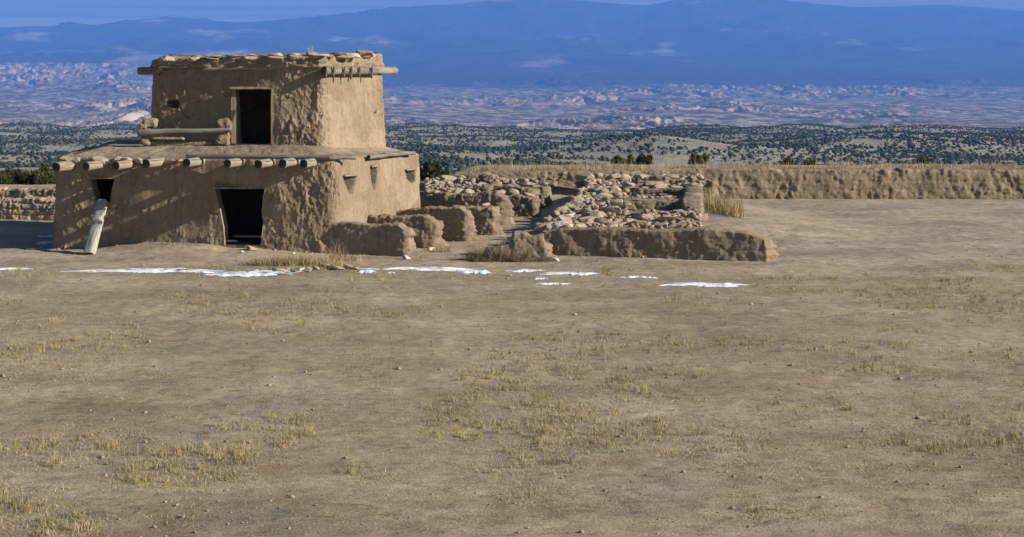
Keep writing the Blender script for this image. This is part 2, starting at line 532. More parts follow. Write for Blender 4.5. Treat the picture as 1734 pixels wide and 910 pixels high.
# air between the mesa and the mountains
HX0, HX1, HY0, HY1, HZ0, HZ1 = -17500, 27000, -400, 45500, -900, 2400
hb = bmesh.new()
bmesh.ops.create_cube(hb, size=1.0)
for v_ in hb.verts:
    v_.co = Vector((HX0 if v_.co.x < 0 else HX1, HY0 if v_.co.y < 0 else HY1, HZ0 if v_.co.z < 0 else HZ1))
hme = bpy.data.meshes.new('haze'); hb.to_mesh(hme); hb.free()
hm_ = bpy.data.materials.new('air'); hm_.use_nodes = True
ht = hm_.node_tree; ht.nodes.clear()
ho = ht.nodes.new('ShaderNodeOutputMaterial'); hv = ht.nodes.new('ShaderNodeVolumePrincipled')
hv.inputs['Color'].default_value = (0.135, 0.335, 0.90, 1)
hv.inputs['Density'].default_value = 5.5e-5
hv.inputs['Anisotropy'].default_value = 0.0
ht.links.new(hv.outputs[0], ho.inputs['Volume'])
haze = link('haze', hme, hm_)
tag(haze, kind='stuff')

# ------------------------------------------------------------------ the house
def smooth_loop(pts, ds, sig):
    P = np.array(pts, float); Q = np.roll(P, -1, 0)
    out = []; edge = []
    for i, (a, b) in enumerate(zip(P, Q)):
        n = max(2, int(np.hypot(*(b - a)) / ds))
        f = np.arange(n)[:, None] / n
        out.append(a + (b - a) * f); edge.append(i + f[:, 0])
    S = np.concatenate(out); E_ = np.concatenate(edge)
    k = int(3 * sig / ds)
    ker = np.exp(-0.5 * (np.arange(-k, k + 1) * ds / sig) ** 2); ker /= ker.sum()
    n = len(S)
    sm = np.zeros_like(S)
    for j, wgt in zip(range(-k, k + 1), ker):
        sm += wgt * np.roll(S, -j, 0)
    T = np.roll(sm, -1, 0) - np.roll(sm, 1, 0)
    T /= np.linalg.norm(T, axis=1)[:, None]
    N = np.stack([T[:, 1], -T[:, 0]], -1)
    return sm, N, E_

def proj(V):
    return CU + V[..., 0] * FPX / V[..., 1], HV + (ZC - V[..., 2]) * FPX / V[..., 1]

def storey(name, corners, sig, z0, ztops, batter, rough, holes, niches, seed, ds=0.022, ledge=None, jamb=0.42):
    P, N, E_ = smooth_loop(corners, ds, sig)
    n = len(P)
    zc_ = np.array(list(ztops) + [ztops[0]])
    zt = np.interp(E_, np.arange(len(zc_)), zc_)
    nr = int((max(ztops) - z0) / ds)
    t = np.linspace(0, 1, nr)
    Z = z0 + t[:, None] * (zt[None, :] - z0)
    off = -batter * (Z - z0)
    # rounded rim
    capo = np.array([0.03, 0.07, 0.13, 0.21, 0.30]); capz = np.array([0.045, 0.075, 0.10, 0.115, 0.12])
    Zc = zt[None, :] + capz[:, None]; Oc = -batter * (zt[None, :] - z0) - capo[:, None]
    Z = np.vstack([Z, Zc]); off = np.vstack([off, Oc])
    X = P[None, :, 0] + N[None, :, 0] * off; Y = P[None, :, 1] + N[None, :, 1] * off
    B = np.stack([X, Y, Z], -1)
    u, v = proj(B)
    facing = -(N[:, 1])[None, :] * np.ones_like(Z)
    isf = facing > 0.55
    d = 0.05 * fbm(X * 0.8 + seed, Y * 0.8, Z * 0.8, 2) + 0.022 * pn3(X * 2.2, Y * 2.2, Z * 2.2 + seed)
    rm = rough(u, v, X, Y, Z, isf)
    wq = 0.25 * fbm(X * 3 + 4, Y * 3, Z * 2, 3)
    f1 = fbm(X * 4.2 + wq * 3 + seed, Y * 4.2, Z * 2.2 + wq, 6, 0.62)
    f2 = fbm(X * 7.5 + 9 + wq * 3, Y * 7.5, Z * 4.4 - wq * 2, 5, 0.65)
    f3 = fbm(X * 17 + wq * 5, Y * 17, Z * 10 + seed, 3, 0.6)
    d = d + rm * (0.018 * f1 + 0.012 * sstep(-0.02, 0.12, f1) + 0.013 * f2 + 0.010 * sstep(0.16, 0.28, f2) + 0.008 * f3)
    d = d + 0.004 * fbm(X * 9, Y * 9, Z * 9, 3)
    # small plaster scars anywhere
    sc_ = sstep(0.42, 0.66, fbm(X * 1.7 + 5, Y * 1.7, Z * 2.1 + seed, 3))
    d = d + sc_ * (0.022 * fbm(X * 7, Y * 7, Z * 5, 5, 0.62) + 0.008)
    # skirt of washed-down mud
    d = d + 0.05 * np.exp(-np.maximum(Z - z0 - 0.25, 0) / 0.10) * (1 + 0.8 * pn3(X * 3, Y * 3, 1.0))
    if ledge is not None:
        d = d + ledge(u, v, X, Y, Z)
    for poly, depth, back in niches:
        ins = inpoly(u, v, poly) & ((~isf) if back else isf) & (N[:, 1][None, :] < 0.3)
        ins = ins.astype(float)
        k = ins.copy()
        k[1:-1, 1:-1] = (ins[1:-1, 1:-1] * 2 + ins[:-2, 1:-1] + ins[2:, 1:-1] + ins[1:-1, :-2] + ins[1:-1, 2:]) / 6
        d = d - depth * k
    B[..., 0] += N[None, :, 0] * d; B[..., 1] += N[None, :, 1] * d
    B[..., 2] += 0.012 * pn3(X * 3, Y * 3, seed * 1.0) * (t.max() if False else 1)
    F = gridfaces(B.shape[0], n, True)
    V = B.reshape(-1, 3).copy()
    uu, vv = proj(V)
    fc = V[F].mean(1)
    fu, fv = proj(fc)
    fcol = F[:, 0] % n
    front = (-N[fcol, 1]) > 0.55
    kill = np.zeros(len(F), bool)
    extraV, extraF = [], []
    nv = len(V)
    for poly in holes:
        ins = inpoly(fu, fv, poly) & front
        kill |= ins
        # boundary edges of this hole
        cnt = {}
        for f in F[ins]:
            for a, b in zip(f, np.roll(f, -1)):
                key = (min(a, b), max(a, b))
                cnt.setdefault(key, []).append((a, b))
        bnd = [e[0] for e in cnt.values() if len(e) == 1]
        vidx = sorted({a for e in bnd for a in e})
        # pull the rim onto the outline
        pol = np.array(poly); nxt = np.roll(pol, -1, 0)
        for i in vidx:
            p = np.array([uu[i], vv[i]])
            best, bd = p, 1e9
            for a, b in zip(pol, nxt):
                ab = b - a; tt = np.clip(np.dot(p - a, ab) / np.dot(ab, ab), 0, 1)
                q = a + ab * tt; dd = np.hypot(*(p - q))
                if dd < bd: best, bd = q, dd
            if bd < 3.5:
                c = i % n; tx, ty = -N[c, 1], N[c, 0]
                V[i, 0] += (best[0] - p[0]) * V[i, 1] / FPX
                V[i, 1] += (best[0] - p[0]) * V[i, 1] / FPX * (ty / tx if abs(tx) > .2 else 0)
                V[i, 2] -= (best[1] - p[1]) * V[i, 1] / FPX
        remap = {}
        for i in vidx:
            c = i % n
            ids = [i]
            for k, dd in enumerate((0.03, jamb * 0.5, jamb)):
                shrink = -0.012 if k == 0 else 0
                q = V[i] - np.array([N[c, 0], N[c, 1], 0]) * dd
                q = q + 0.02 * np.array([pn3(q[0] * 6, q[1] * 6, q[2] * 6), 0, pn3(q[0] * 5 + 4, q[1] * 6, q[2] * 5)])
                ids.append(nv + len(extraV)); extraV.append(q)
            remap[i] = ids
        for a, b in bnd:
            for k in range(3):
                extraF.append((remap[b][k], remap[a][k], remap[a][k + 1], remap[b][k + 1]))
    F = F[~kill]
    if extraV:
        V = np.vstack([V, np.array(extraV)])
        F = np.vstack([F, np.array(extraF)])
    return mesh(name, V, F), B[-1].copy(), zt

def zone(u, v, cu, cv, ru, rv):
    return np.exp(-(((u - cu) / ru) ** 2 + ((v - cv) / rv) ** 2))

def rough_low(u, v, X, Y, Z, isf):
    low = sstep(-0.08, 0.34, fbm(X * 0.9 + 2.0, Y * 0.9, Z * 1.3 + 1.0, 3))
    r = 0.55 * low + 1.0 * sstep(470, 520, u) + 0.5 * zone(u, v, 120, 350, 35, 60) + 0.8 * zone(u, v, 358, 365, 14, 35)
    r = r + 0.25 * zone(u, v, 255, 315, 75, 24) - 0.35 * zone(u, v, 320, 320, 120, 45) + 0.5 * zone(u, v, 500, 405, 60, 22) - 0.75 * zone(u, v, 560, 410, 30, 25)
    r = r + 0.5 * sstep(402, 414, v)
    r = np.clip(r, 0.03, 1.0) * (0.45 + 0.55 * sstep(-0.25, 0.25, fbm(X * 1.6 + 3, Y * 1.6, Z * 1.6, 3)))
    return np.where(isf, r, 0.08 + 0.22 * low + 0.6 * (1 - sstep(566, 585, u)) * (Y < 46)) + 0.05

def rough_up(u, v, X, Y, Z, isf):
    low = sstep(-0.08, 0.34, fbm(X * 1.0 + 7.0, Y * 1.0, Z * 1.2 + 3.0, 3))
    r = 0.6 * low + 1.05 * sstep(462, 478, u) + 0.7 * zone(u, v, 305, 140, 45, 22) + 0.5 * zone(u, v, 285, 185, 25, 25) + 0.5 * zone(u, v, 350, 190, 30, 30)
    return np.where(isf, np.clip(r, 0, 1.1) * (0.45 + 0.55 * sstep(-0.25, 0.25, fbm(X * 1.6 + 5, Y * 1.6, Z * 1.6, 3))), 0.12 + 0.3 * low + 0.3 * sstep(600, 640, u)) + 0.05

HLOC = Vector((-3.6, 46.5, 0.0))
house = empty('adobe_house', HLOC, 'two-storey mud-plastered adobe house with projecting log beams and dark doorways', 'house')

low_holes = [
    [(153, 303), (194, 303), (190, 317), (188, 330), (186, 344), (162, 344), (158, 325)],
    [(364, 319.5), (449, 319.5), (445, 334), (443, 359), (446, 378), (441, 416), (380, 416), (378, 385), (371, 350), (367, 335)],
]
low_niches = [
    ([(581, 299), (604, 299), (601, 316), (597, 329), (591, 326), (586, 311)], 0.42, True),
    ([(627, 283), (640, 283), (638, 310), (634, 323), (629, 300)], 0.36, True),
    ([(687, 289), (704, 289), (704, 309), (697, 312), (689, 303)], 0.42, True),
]
lower_me, low_rim, _ = storey('lower_storey', LOW, 0.22, -0.25, (2.42, 2.48, 2.50, 2.34, 2.40), 0.035, rough_low, low_holes, low_niches, 1.3)
lower = link('lower_storey', lower_me, M['adobe'], house)

def up_ledge(u, v, X, Y, Z):
    return 0.07 * sstep(4.98, 5.02, Z + 0.05 * pn3(X * 1.5, Y * 1.5, 0.3)) * (1 + 0.9 * pn3(X * 3.1, Y * 3.1, Z * 9)) + 0.05 * sstep(5.12, 5.15, Z) * pn3(X * 4, Y * 4, 8)
up_holes = [[(397, 151), (461, 151), (460, 200), (458, 244), (430, 246), (401, 243), (399, 200)]]
up_niches = [([(283, 172), (300, 170.5), (303.5, 175), (301, 182), (289, 182.5), (284, 177)], 0.45, False)]
upper_me, up_rim, _ = storey('upper_storey', UPP, 0.22, 2.45, (5.15, 5.24, 5.27, 5.36, 5.30), 0.045, rough_up, up_holes, up_niches, 5.7, ledge=up_ledge)
upper = link('upper_storey', upper_me, M['adobe'], house)

def loft(name, rim, rise, run, amp, seed, nk=34):
    c = rim.mean(0)
    f = np.concatenate([[0], np.linspace(0, 1, nk)[1:] ** 1.3])
    D = c[None, :] - rim
    L = np.linalg.norm(D[:, :2], axis=1)
    V = []
    kk = np.ones(61) / 61
    sm = np.stack([np.convolve(np.concatenate([rim[-30:, j], rim[:, j], rim[:30, j]]), kk, 'valid') for j in range(3)], -1)
    rim0 = rim
    for k in f:
        w_ = float(sstep(0.0, 0.10, k))
        rim = rim0 * (1 - w_) + sm * w_
        D = c[None, :] - rim
        q = rim + D * k
        q[:, 2] = rim[:, 2] * (1 - k) + c[2] * k
        dist = L * k
        q[:, 2] += rise * sstep(0, run, dist)
        a = amp * sstep(0.0, 0.1, dist)
        q[:, 2] += a * (fbm(q[:, 0] * 2.2, q[:, 1] * 2.2, seed, 5, 0.6))
        V.append(q)
    V = np.array(V)
    return mesh(name, V.reshape(-1, 3), gridfaces(len(f), rim.shape[0], True))
link('terrace', loft('terrace', low_rim, 0.24, 1.25, 0.03, 2.0), M['earth'], house)
link('roof', loft('roof', up_rim, -0.04, 0.5, 0.02, 6.0), M['earth'], house)

# ---- logs
def log_mesh(name, L, r0, r1, mat, endmat, seed, seg=18, wob=0.10, notch=None, axis_wob=0.0, dl=0.05):
    nr = max(6, int(L / dl))
    t = np.linspace(0, 1, nr); a = np.arange(seg) / seg * 2 * math.pi
    T, A = np.meshgrid(t, a, indexing='ij')
    r = (r0 + (r1 - r0) * T) * (1 + wob * fbm(np.cos(A) * 1.2 + seed, np.sin(A) * 1.2, T * L * 1.1, 3))
    r *= np.where((T < 1e-6) | (T > 1 - 1e-6), 0.93, 1.0)
    x = r * np.cos(A); y = r * np.sin(A)
    if notch is not None:
        x, y = notch(T, x, y)
    x = x + axis_wob * pn3(T * 2.1, seed, 0.0); y = y + axis_wob * pn3(T * 2.1, seed, 5.0)
    V = np.stack([x, y, T * L], -1).reshape(-1, 3)
    F = gridfaces(nr, seg, True)
    c0 = len(V); V = np.vstack([V, [[V[:seg, 0].mean(), V[:seg, 1].mean(), 0.0]], [[V[-seg:, 0].mean(), V[-seg:, 1].mean(), L]]])
    i = np.arange(seg); j = (i + 1) % seg
    t0 = np.stack([j, i, np.full(seg, c0)], -1); b = (nr - 1) * seg
    t1 = np.stack([b + i, b + j, np.full(seg, c0 + 1)], -1)
    me = mesh(name, V, [F, t0, t1])
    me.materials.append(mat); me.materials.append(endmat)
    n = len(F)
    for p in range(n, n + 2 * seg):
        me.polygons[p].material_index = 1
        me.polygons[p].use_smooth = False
    return me

def log(name, p0, p1, r0, r1, mat='wood', seed=0.0, parent=None, **k):
    p0 = Vector(p0); p1 = Vector(p1); d = p1 - p0
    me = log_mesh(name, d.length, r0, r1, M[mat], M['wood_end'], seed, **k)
    o = bpy.data.objects.new(name, me); C.objects.link(o)
    mw = Matrix.Translation(p0) @ d.to_track_quat('Z', 'Y').to_matrix().to_4x4()
    o.matrix_world = mw
    if parent:
        o.parent = parent
        o.matrix_parent_inverse = Matrix.Translation(-parent.location)
    return o

def Yline(a, b, u):
    k = (u - CU) / FPX
    (x0, y0), (x1, y1) = a, b
    # x0 + t dx = k (y0 + t dy)
    t = (k * y0 - x0) / ((x1 - x0) - k * (y1 - y0))
    return y0 + t * (y1 - y0)

vax = (Vector((*LOW[2], 0)) - Vector((*LOW[3], 0))).normalized()
yl = lambda u: Yline(LOW[0], LOW[1], u) if u < 478 else Yline(LOW[1], LOW[2], u)
VIG = [(95, 283.5, 8.6), (145.5, 282, 7.4), (196, 281, 7.6), (247.5, 277.3, 7.9), (316, 276, 7.8), (385, 277.3, 7.6), (437, 278.5, 7.8), (478.5, 277.3, 8.0), (514, 277.8, 7.8)]
for i, (u, v, r) in enumerate(VIG):
    yw = yl(u + 20)
    yd = yw - 0.64
    p = W(u, v, yd)
    rr = r * yd / FPX
    log('viga', p, p - vax * 1.7 + Vector((0, 0, 0.02)), rr, rr * 0.97, 'wood', 3.1 * i, house)

def pole(u0, v0, u1, v1, Y0, Y1, r, mat='wood_grey', seed=0.0, name='edge_pole', r1=None):
    return log(name, W(u0, v0, Y0), W(u1, v1, Y1), r, r1 or r * 0.85, mat, seed, house, seg=12, axis_wob=0.02)
pole(316, 265.0, 562, 267.0, yl(316) - 0.10, yl(562) - 0.12, 0.068, seed=1)
pole(545, 267.2, 603, 267.5, yl(545) - 0.06, 43.0, 0.06, seed=2)
yr = lambda u: Yline(LOW[2], LOW[3], u)
pole(624, 266.3, 655, 263.6, yr(624) - 0.10, yr(655) - 0.10, 0.062, seed=3)
pole(650, 262.4, 701, 259.6, yr(650) - 0.08, yr(701) - 0.1, 0.066, seed=4)
pole(640, 264.2, 668, 261.0, yr(640) - 0.12, yr(668) - 0.12, 0.045, seed=5)
# upper storey
yu = lambda u: Yline(UPP[0], UPP[1], u) if u < 476 else Yline(UPP[1], UPP[2], u)
yur = lambda u: Yline(UPP[2], UPP[3], u)
pole(344, 117.6, 502, 114.6, yu(344) + 0.05, yu(502) + 0.06, 0.058, 'wood', 6, 'wall_pole')
pole(262, 113.8, 346, 114.8, yu(262) + 0.02, yu(346) + 0.07, 0.03, 'wood_grey', 7, 'wall_pole')
log('viga', W(234, 120.5, yu(234) + 0.12), W(300, 120.0, yu(300) + 0.25), 0.112, 0.11, 'wood_grey', 8.0, house)
log('viga', W(269.5, 122, yu(269) - 0.03), W(274, 122, yu(274) + 0.6), 0.11, 0.11, 'wood', 9.0, house)
log('viga', W(549, 119.8, yur(549) - 0.10), W(637, 119.6, yur(637) - 0.10), 0.125, 0.122, 'wood_grey', 10.0, house)
log('viga', W(610, 119.9, yur(610) - 0.03), W(669, 119.6, yur(669) + 0.25), 0.118, 0.112, 'wood', 11.0, house)
nrm_r = Vector((UPP[3][1] - UPP[2][1], -(UPP[3][0] - UPP[2][0]), 0)).normalized()
for i, (u, v1) in enumerate([(553, 131), (566, 129.5), (584, 130), (596, 133), (610, 129), (631, 131)]):
    q = W(u - 12, 113.0, yur(u - 12)) + nrm_r * 0.24; e = W(u - 13, v1 + 1.5, yur(u - 13)) + nrm_r * 0.22
    log('peg', q, e, 0.040, 0.030, 'wood_grey', 20.0 + i, house, seg=10)

# ---- boards
def board(name, u0, v0, u1, v1, Y, depth, mat, parent, taper=0.0):
    bm = bmesh.new()
    a = W(u0, v0, Y); b = W(u1, v1, Y)
    bmesh.ops.create_cube(bm, size=1.0)
    for q in bm.verts:
        q.co = Vector(((a.x if q.co.x < 0 else b.x), Y + (0 if q.co.y < 0 else depth), (b.z if q.co.z < 0 else a.z)))
    bmesh.ops.bevel(bm, geom=bm.edges[:], offset=0.012, segments=2, affect='EDGES')
    bmesh.ops.subdivide_edges(bm, edges=[e for e in bm.edges if e.calc_length() > 0.5], cuts=6)
    for q in bm.verts:
        q.co += Vector((0.008 * float(pn3(q.co.x * 2, q.co.z * 2, 3)), 0.006 * float(pn3(q.co.x * 2, q.co.z * 2, 7)), 0.006 * float(pn3(q.co.x * 2, q.co.z * 2, 9))))
    me = bpy.data.meshes.new(name); bm.to_mesh(me); bm.free()
    return link(name, me, M[mat], parent)
fr = bpy.data.objects.new('door_frame', None); C.objects.link(fr); fr.parent = house
fr.location = W(430, 243, yu(430)) - HLOC
def under(o):
    o.parent = fr; o.matrix_parent_inverse = Matrix.Translation(-(fr.location + HLOC)); return o
under(board('jamb_post', 390.5, 150, 399.5, 244, yu(395) - 0.035, 0.10, 'board', house))
under(board('jamb_post', 458.5, 150, 463, 244, yu(460) - 0.02, 0.10, 'board', house))
under(board('lintel', 388, 147.3, 465, 151.6, yu(425) - 0.055, 0.22, 'board', house))
board('lintel', 362, 317.0, 450, 320.2, yl(405) - 0.035, 0.4, 'board', house)
board('lintel', 148, 300.6, 196, 303.6, yl(170) - 0.03, 0.4, 'board', house)
for (u0, v0, u1) in ((581, 297.2, 605), (627, 281.6, 641), (686, 287.2, 705)):
    u0 += 2; u1 -= 2; Y0 = yr(u0) + 0.075; Y1 = yr(u1) + 0.075
    log('niche_lintel', W(u0, v0 + 1.0, Y0), W(u1, v0, Y1), 0.020, 0.018, 'wood', u0, house, seg=8)
# added pale logs standing in for sunlight streaks on the lower doorway's floor
log('sun_streak_log', W(381, 407.8, yl(390) + 0.25), W(402, 408.6, yl(400) + 0.30), 0.03, 0.026, 'wood_pale', 31.0, house, seg=10)
log('sun_streak_log', W(394, 400.0, yl(400) + 0.9), W(446, 401.2, yl(440) + 0.95), 0.032, 0.03, 'wood_pale', 32.0, house, seg=10)

# ---- notched log ladder
def ladder_notch(T, x, y):
    # x is the side that faces out; cut steps below the two ledges
    L = 1.0
    cut = np.zeros_like(T)
    for a, b in ((0.43, 0.605), (0.65, 0.86)):
        m = (T > a) & (T < b)
        f = (T - a) / (b - a)
        cut = np.where(m, 0.0 + 0.20 * f, cut)
    R0 = 0.158
    y = np.sign(y) * R0 * np.abs(y / R0) ** 0.62
    x = np.sign(x) * 0.125 * np.abs(x / R0) ** 0.62
    return np.where(x > 0, x * (1 - np.clip(cut / 0.2, 0, 1) * 1.15), x), y
p0 = W(150.5, 432, 42.75); p1 = W(173.5, 342, 44.02)
p0.z = float(gz(p0.x, p0.y)) - 0.03
lad = empty('log_ladder', p0, 'pale split log ladder with cut notches leaning at the small window', 'ladder')
d = p1 - p0
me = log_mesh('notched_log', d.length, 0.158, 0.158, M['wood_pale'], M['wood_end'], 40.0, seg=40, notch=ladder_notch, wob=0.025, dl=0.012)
lo = bpy.data.objects.new('notched_log', me); C.objects.link(lo)
zax = d.normalized(); xax = Vector((-0.28, -1.0, 0)); xax = (xax - zax * xax.dot(zax)).normalized(); yax = zax.cross(xax)
lo.matrix_world = Matrix.Translation(p0) @ Matrix((xax, yax, zax)).transposed().to_4x4()
lo.parent = lad; lo.matrix_parent_inverse = Matrix.Translation(-lad.location)

# ------------------------------------------------------------------ stones
def stone_mesh(seed, sx=1, sy=1, sz=0.7, ang=0.6, sub=3):
    r = random.Random(seed)
    bm = bmesh.new()
    bmesh.ops.create_icosphere(bm, subdivisions=4, radius=1.0)
    V = np.array([v.co[:] for v in bm.verts])
    p = 0.55 + 0.25 * (1 - ang)
    V = np.sign(V) * np.abs(V) ** p
    V += np.array([0.25 * r.gauss(0, 1) * V[:, 2], 0.15 * r.gauss(0, 1) * V[:, 0], 0.18 * r.gauss(0, 1) * V[:, 0]]).T
    for k in range(int(6 + 9 * ang)):
        n = np.array([r.gauss(0, 1), r.gauss(0, 1), r.gauss(0, .8)]); n /= np.linalg.norm(n)
        h = 0.66 + 0.34 * r.random()
        dd = V @ n - h
        V = V - np.where(dd > 0, dd, 0)[:, None] * n * 0.96
    V = V * (1 + 0.07 * fbm(V[:, 0] * 1.7 + seed * 3.1, V[:, 1] * 1.7, V[:, 2] * 1.7, 5, 0.6))[:, None]
    V *= np.array([sx, sy, sz]) * 0.5 * 1.0
    for v, c in zip(bm.verts, V): v.co = c
    me = bpy.data.meshes.new('stone'); bm.to_mesh(me); bm.free()
    me.polygons.foreach_set('use_smooth', np.ones(len(me.polygons), bool))
    me.set_sharp_from_angle(angle=0.55)
    return me
SM = {}
for kind, (cnt, sz, ang, mats) in {'block': (9, 0.56, 0.9, ['stone']), 'slab': (8, 0.30, 0.9, ['stone']), 'round': (6, 0.62, 0.4, ['stone'])}.items():
    SM[kind] = []
    for k in range(cnt):
        me = stone_mesh(100 + k + len(kind) * 17, 1.0, 0.8 + 0.05 * (k % 4), sz * (0.85 + 0.1 * (k % 3)), ang)
        me.materials.append(M['stone']); SM[kind].append(me)
SMp = [stone_mesh(300 + k, 1, 0.8, 0.45, 0.8, 2) for k in range(4)]
for m_ in SMp: m_.materials.append(M['stone_pale'])
SMd = [stone_mesh(330 + k, 1, 0.8, 0.6, 0.8, 2) for k in range(3)]
for m_ in SMd: m_.materials.append(M['stone_dark'])

def stone(loc, size, kind='block', label='', group=None, rot=None, tilt=0.18, meshes=None, name='stone', flat=1.0):
    me = rnd.choice(meshes or SM[kind])
    o = bpy.data.objects.new(name, me); C.objects.link(o)
    o.location = loc
    o.rotation_euler = (rnd.gauss(0, tilt), rnd.gauss(0, tilt), rot if rot is not None else rnd.uniform(-0.5, 0.5) + rnd.choice((0, math.pi)))
    s = size
    o.scale = (s * rnd.uniform(0.9, 1.25), s * rnd.uniform(0.8, 1.1), s * rnd.uniform(0.75, 1.1) * flat)
    return tag(o, label, 'stone', group)

# stones sitting on the roof edge over the left-hand beams
EDGE = [(112, 271, 30, 'round'), (128, 273, 20, 'block'), (172, 272, 26, 'round'), (200, 270, 22, 'round'), (216, 271, 20, 'block'), (236, 272, 22, 'round'), (256, 267, 14, 'slab'), (287, 274, 22, 'block'), (305, 272, 12, 'block'), (184, 275, 18, 'slab'), (150, 270, 16, 'slab')]
for (u, v, wpx, kd) in EDGE:
    Y = yl(u) - 0.02 + 0.12
    stone(W(u, v, Y), wpx * Y / FPX, kd, 'tan stone wedged over the beams along the lower roof edge', 'stones along the lower roof edge', tilt=0.08)
# flat stones capping the upper roof
GR = 'flat stones capping the upper roof'
LB = 'flat tan stone capping the edge of the upper roof'
for row, (u0_, vL, vR, dy) in enumerate(((266, 100.5, 94.5, 0.06), (328, 95.0, 90.0, 0.16))):
    u = u0_
    while u < 634 - 4 * row:
        wpx = rnd.uniform(9, 34)
        uc = min(u + wpx / 2, 636)
        Yb = (yu(uc) if uc < 549 else yur(uc)) + dy
        v = vL + (vR - vL) * (uc - 264) / 372 + rnd.uniform(-0.9, 0.9)
        stone(W(uc, v + 1.2, Yb + rnd.uniform(0, .12)), wpx * Yb / FPX * 0.95, rnd.choice(('slab', 'slab', 'block')), LB, GR, tilt=0.07, flat=rnd.choice((0.6, 0.8, 1.0)), rot=rnd.uniform(-.5, .5))
        u += wpx * rnd.uniform(0.9, 1.6)
stone(W(330, 95.5, yu(330) + 0.05), 0.20, 'slab', 'blackened flat stone on the upper roof edge, left of the doorway', None, tilt=0.05, meshes=SMd, flat=0.6)
stone(W(543, 93.5, yu(543) + 0.1), 0.34, 'slab', 'white flat stone on the upper roof above the rounded corner', None, tilt=0.06, meshes=SMp, flat=0.4)
stone(W(598, 93.5, yur(598) - 0.02), 0.36, 'block', 'pale square stone bedded in the upper roof edge over the right-hand beam', None, tilt=0.05, meshes=SMp, flat=0.9)
stone(W(628, 93.5, yur(628) + 0.05), 0.26, 'block', 'upright pale block at the far right corner of the upper roof', None, tilt=0.05, meshes=SMp, flat=1.3)
stone(W(638.5, 189.5, yur(638) - 0.02), 0.14, 'block', 'small white stone set in the sunlit upper side wall', None, rot=0.4, tilt=0.5, meshes=SMp)

# ---- the log bench on the terrace
Yb_ = yu(310) - 0.85
bench = empty('log_bench', W(310, 246, Yb_), 'low terrace bench of two lumpy mud pillars carrying a grey log', 'bench')
def lumps(name, parts, mat, parent, seed):
    Vs, Fs, n = [], [], 0
    bm = bmesh.new(); bmesh.ops.create_icosphere(bm, subdivisions=4, radius=1.0)
    bm.verts.ensure_lookup_table()
    base = np.array([v.co[:] for v in bm.verts]); tri = np.array([[v.index for v in f.verts] for f in bm.faces]); bm.free()
    for k, (c, s) in enumerate(parts):
        b = np.sign(base) * np.abs(base) ** 0.62 * 0.92
        V = b * np.array(s) + np.array(c)
        nn = base
        V = V + nn * (0.24 * min(s) * fbm(V[:, 0] * 6 + k, V[:, 1] * 6, V[:, 2] * 6 + seed, 5, 0.6))[:, None]
        Vs.append(V); Fs.append(tri + n); n += len(V)
    return link(name, mesh(name, np.vstack(Vs), np.vstack(Fs)), M[mat], parent)
def px(u, v, Y, ru, rv, ry): return (tuple(W(u, v, Y)), (ru * Y / FPX, ry, rv * Y / FPX))
lumps('pillar', [px(246, 238, Yb_, 9, 9, .2), px(250, 225, Yb_ + .05, 12, 8, .22), px(254, 209, Yb_ + .1, 14, 9, .24), px(243, 214, Yb_ - .02, 8, 6, .15)], 'adobe_ruin', bench, 1.0)
lumps('pillar', [px(377, 239, Yb_, 13, 9, .22), px(378, 229, Yb_ + .03, 12, 9, .2), px(379, 210, Yb_ + .08, 13, 10, .22), px(387, 215, Yb_, 6, 8, .13)], 'adobe_ruin', bench, 4.0)
log('cross_log', W(233, 225.0, Yb_ - 0.22), W(391, 220.2, Yb_ - 0.16), 0.098, 0.066, 'wood_grey', 50.0, bench, axis_wob=0.03)
lumps('bench_wall', [px(u, 243.5, Yb_ + .10, 16, 5, .14) for u in range(262, 366, 14)] , 'adobe_ruin', bench, 7.0)
lumps('ledge', [px(u, 233.5 + (u % 3), Yb_ + .16, 12, 3.0, .10) for u in range(266, 312, 12)], 'adobe_ruin', bench, 9.0)

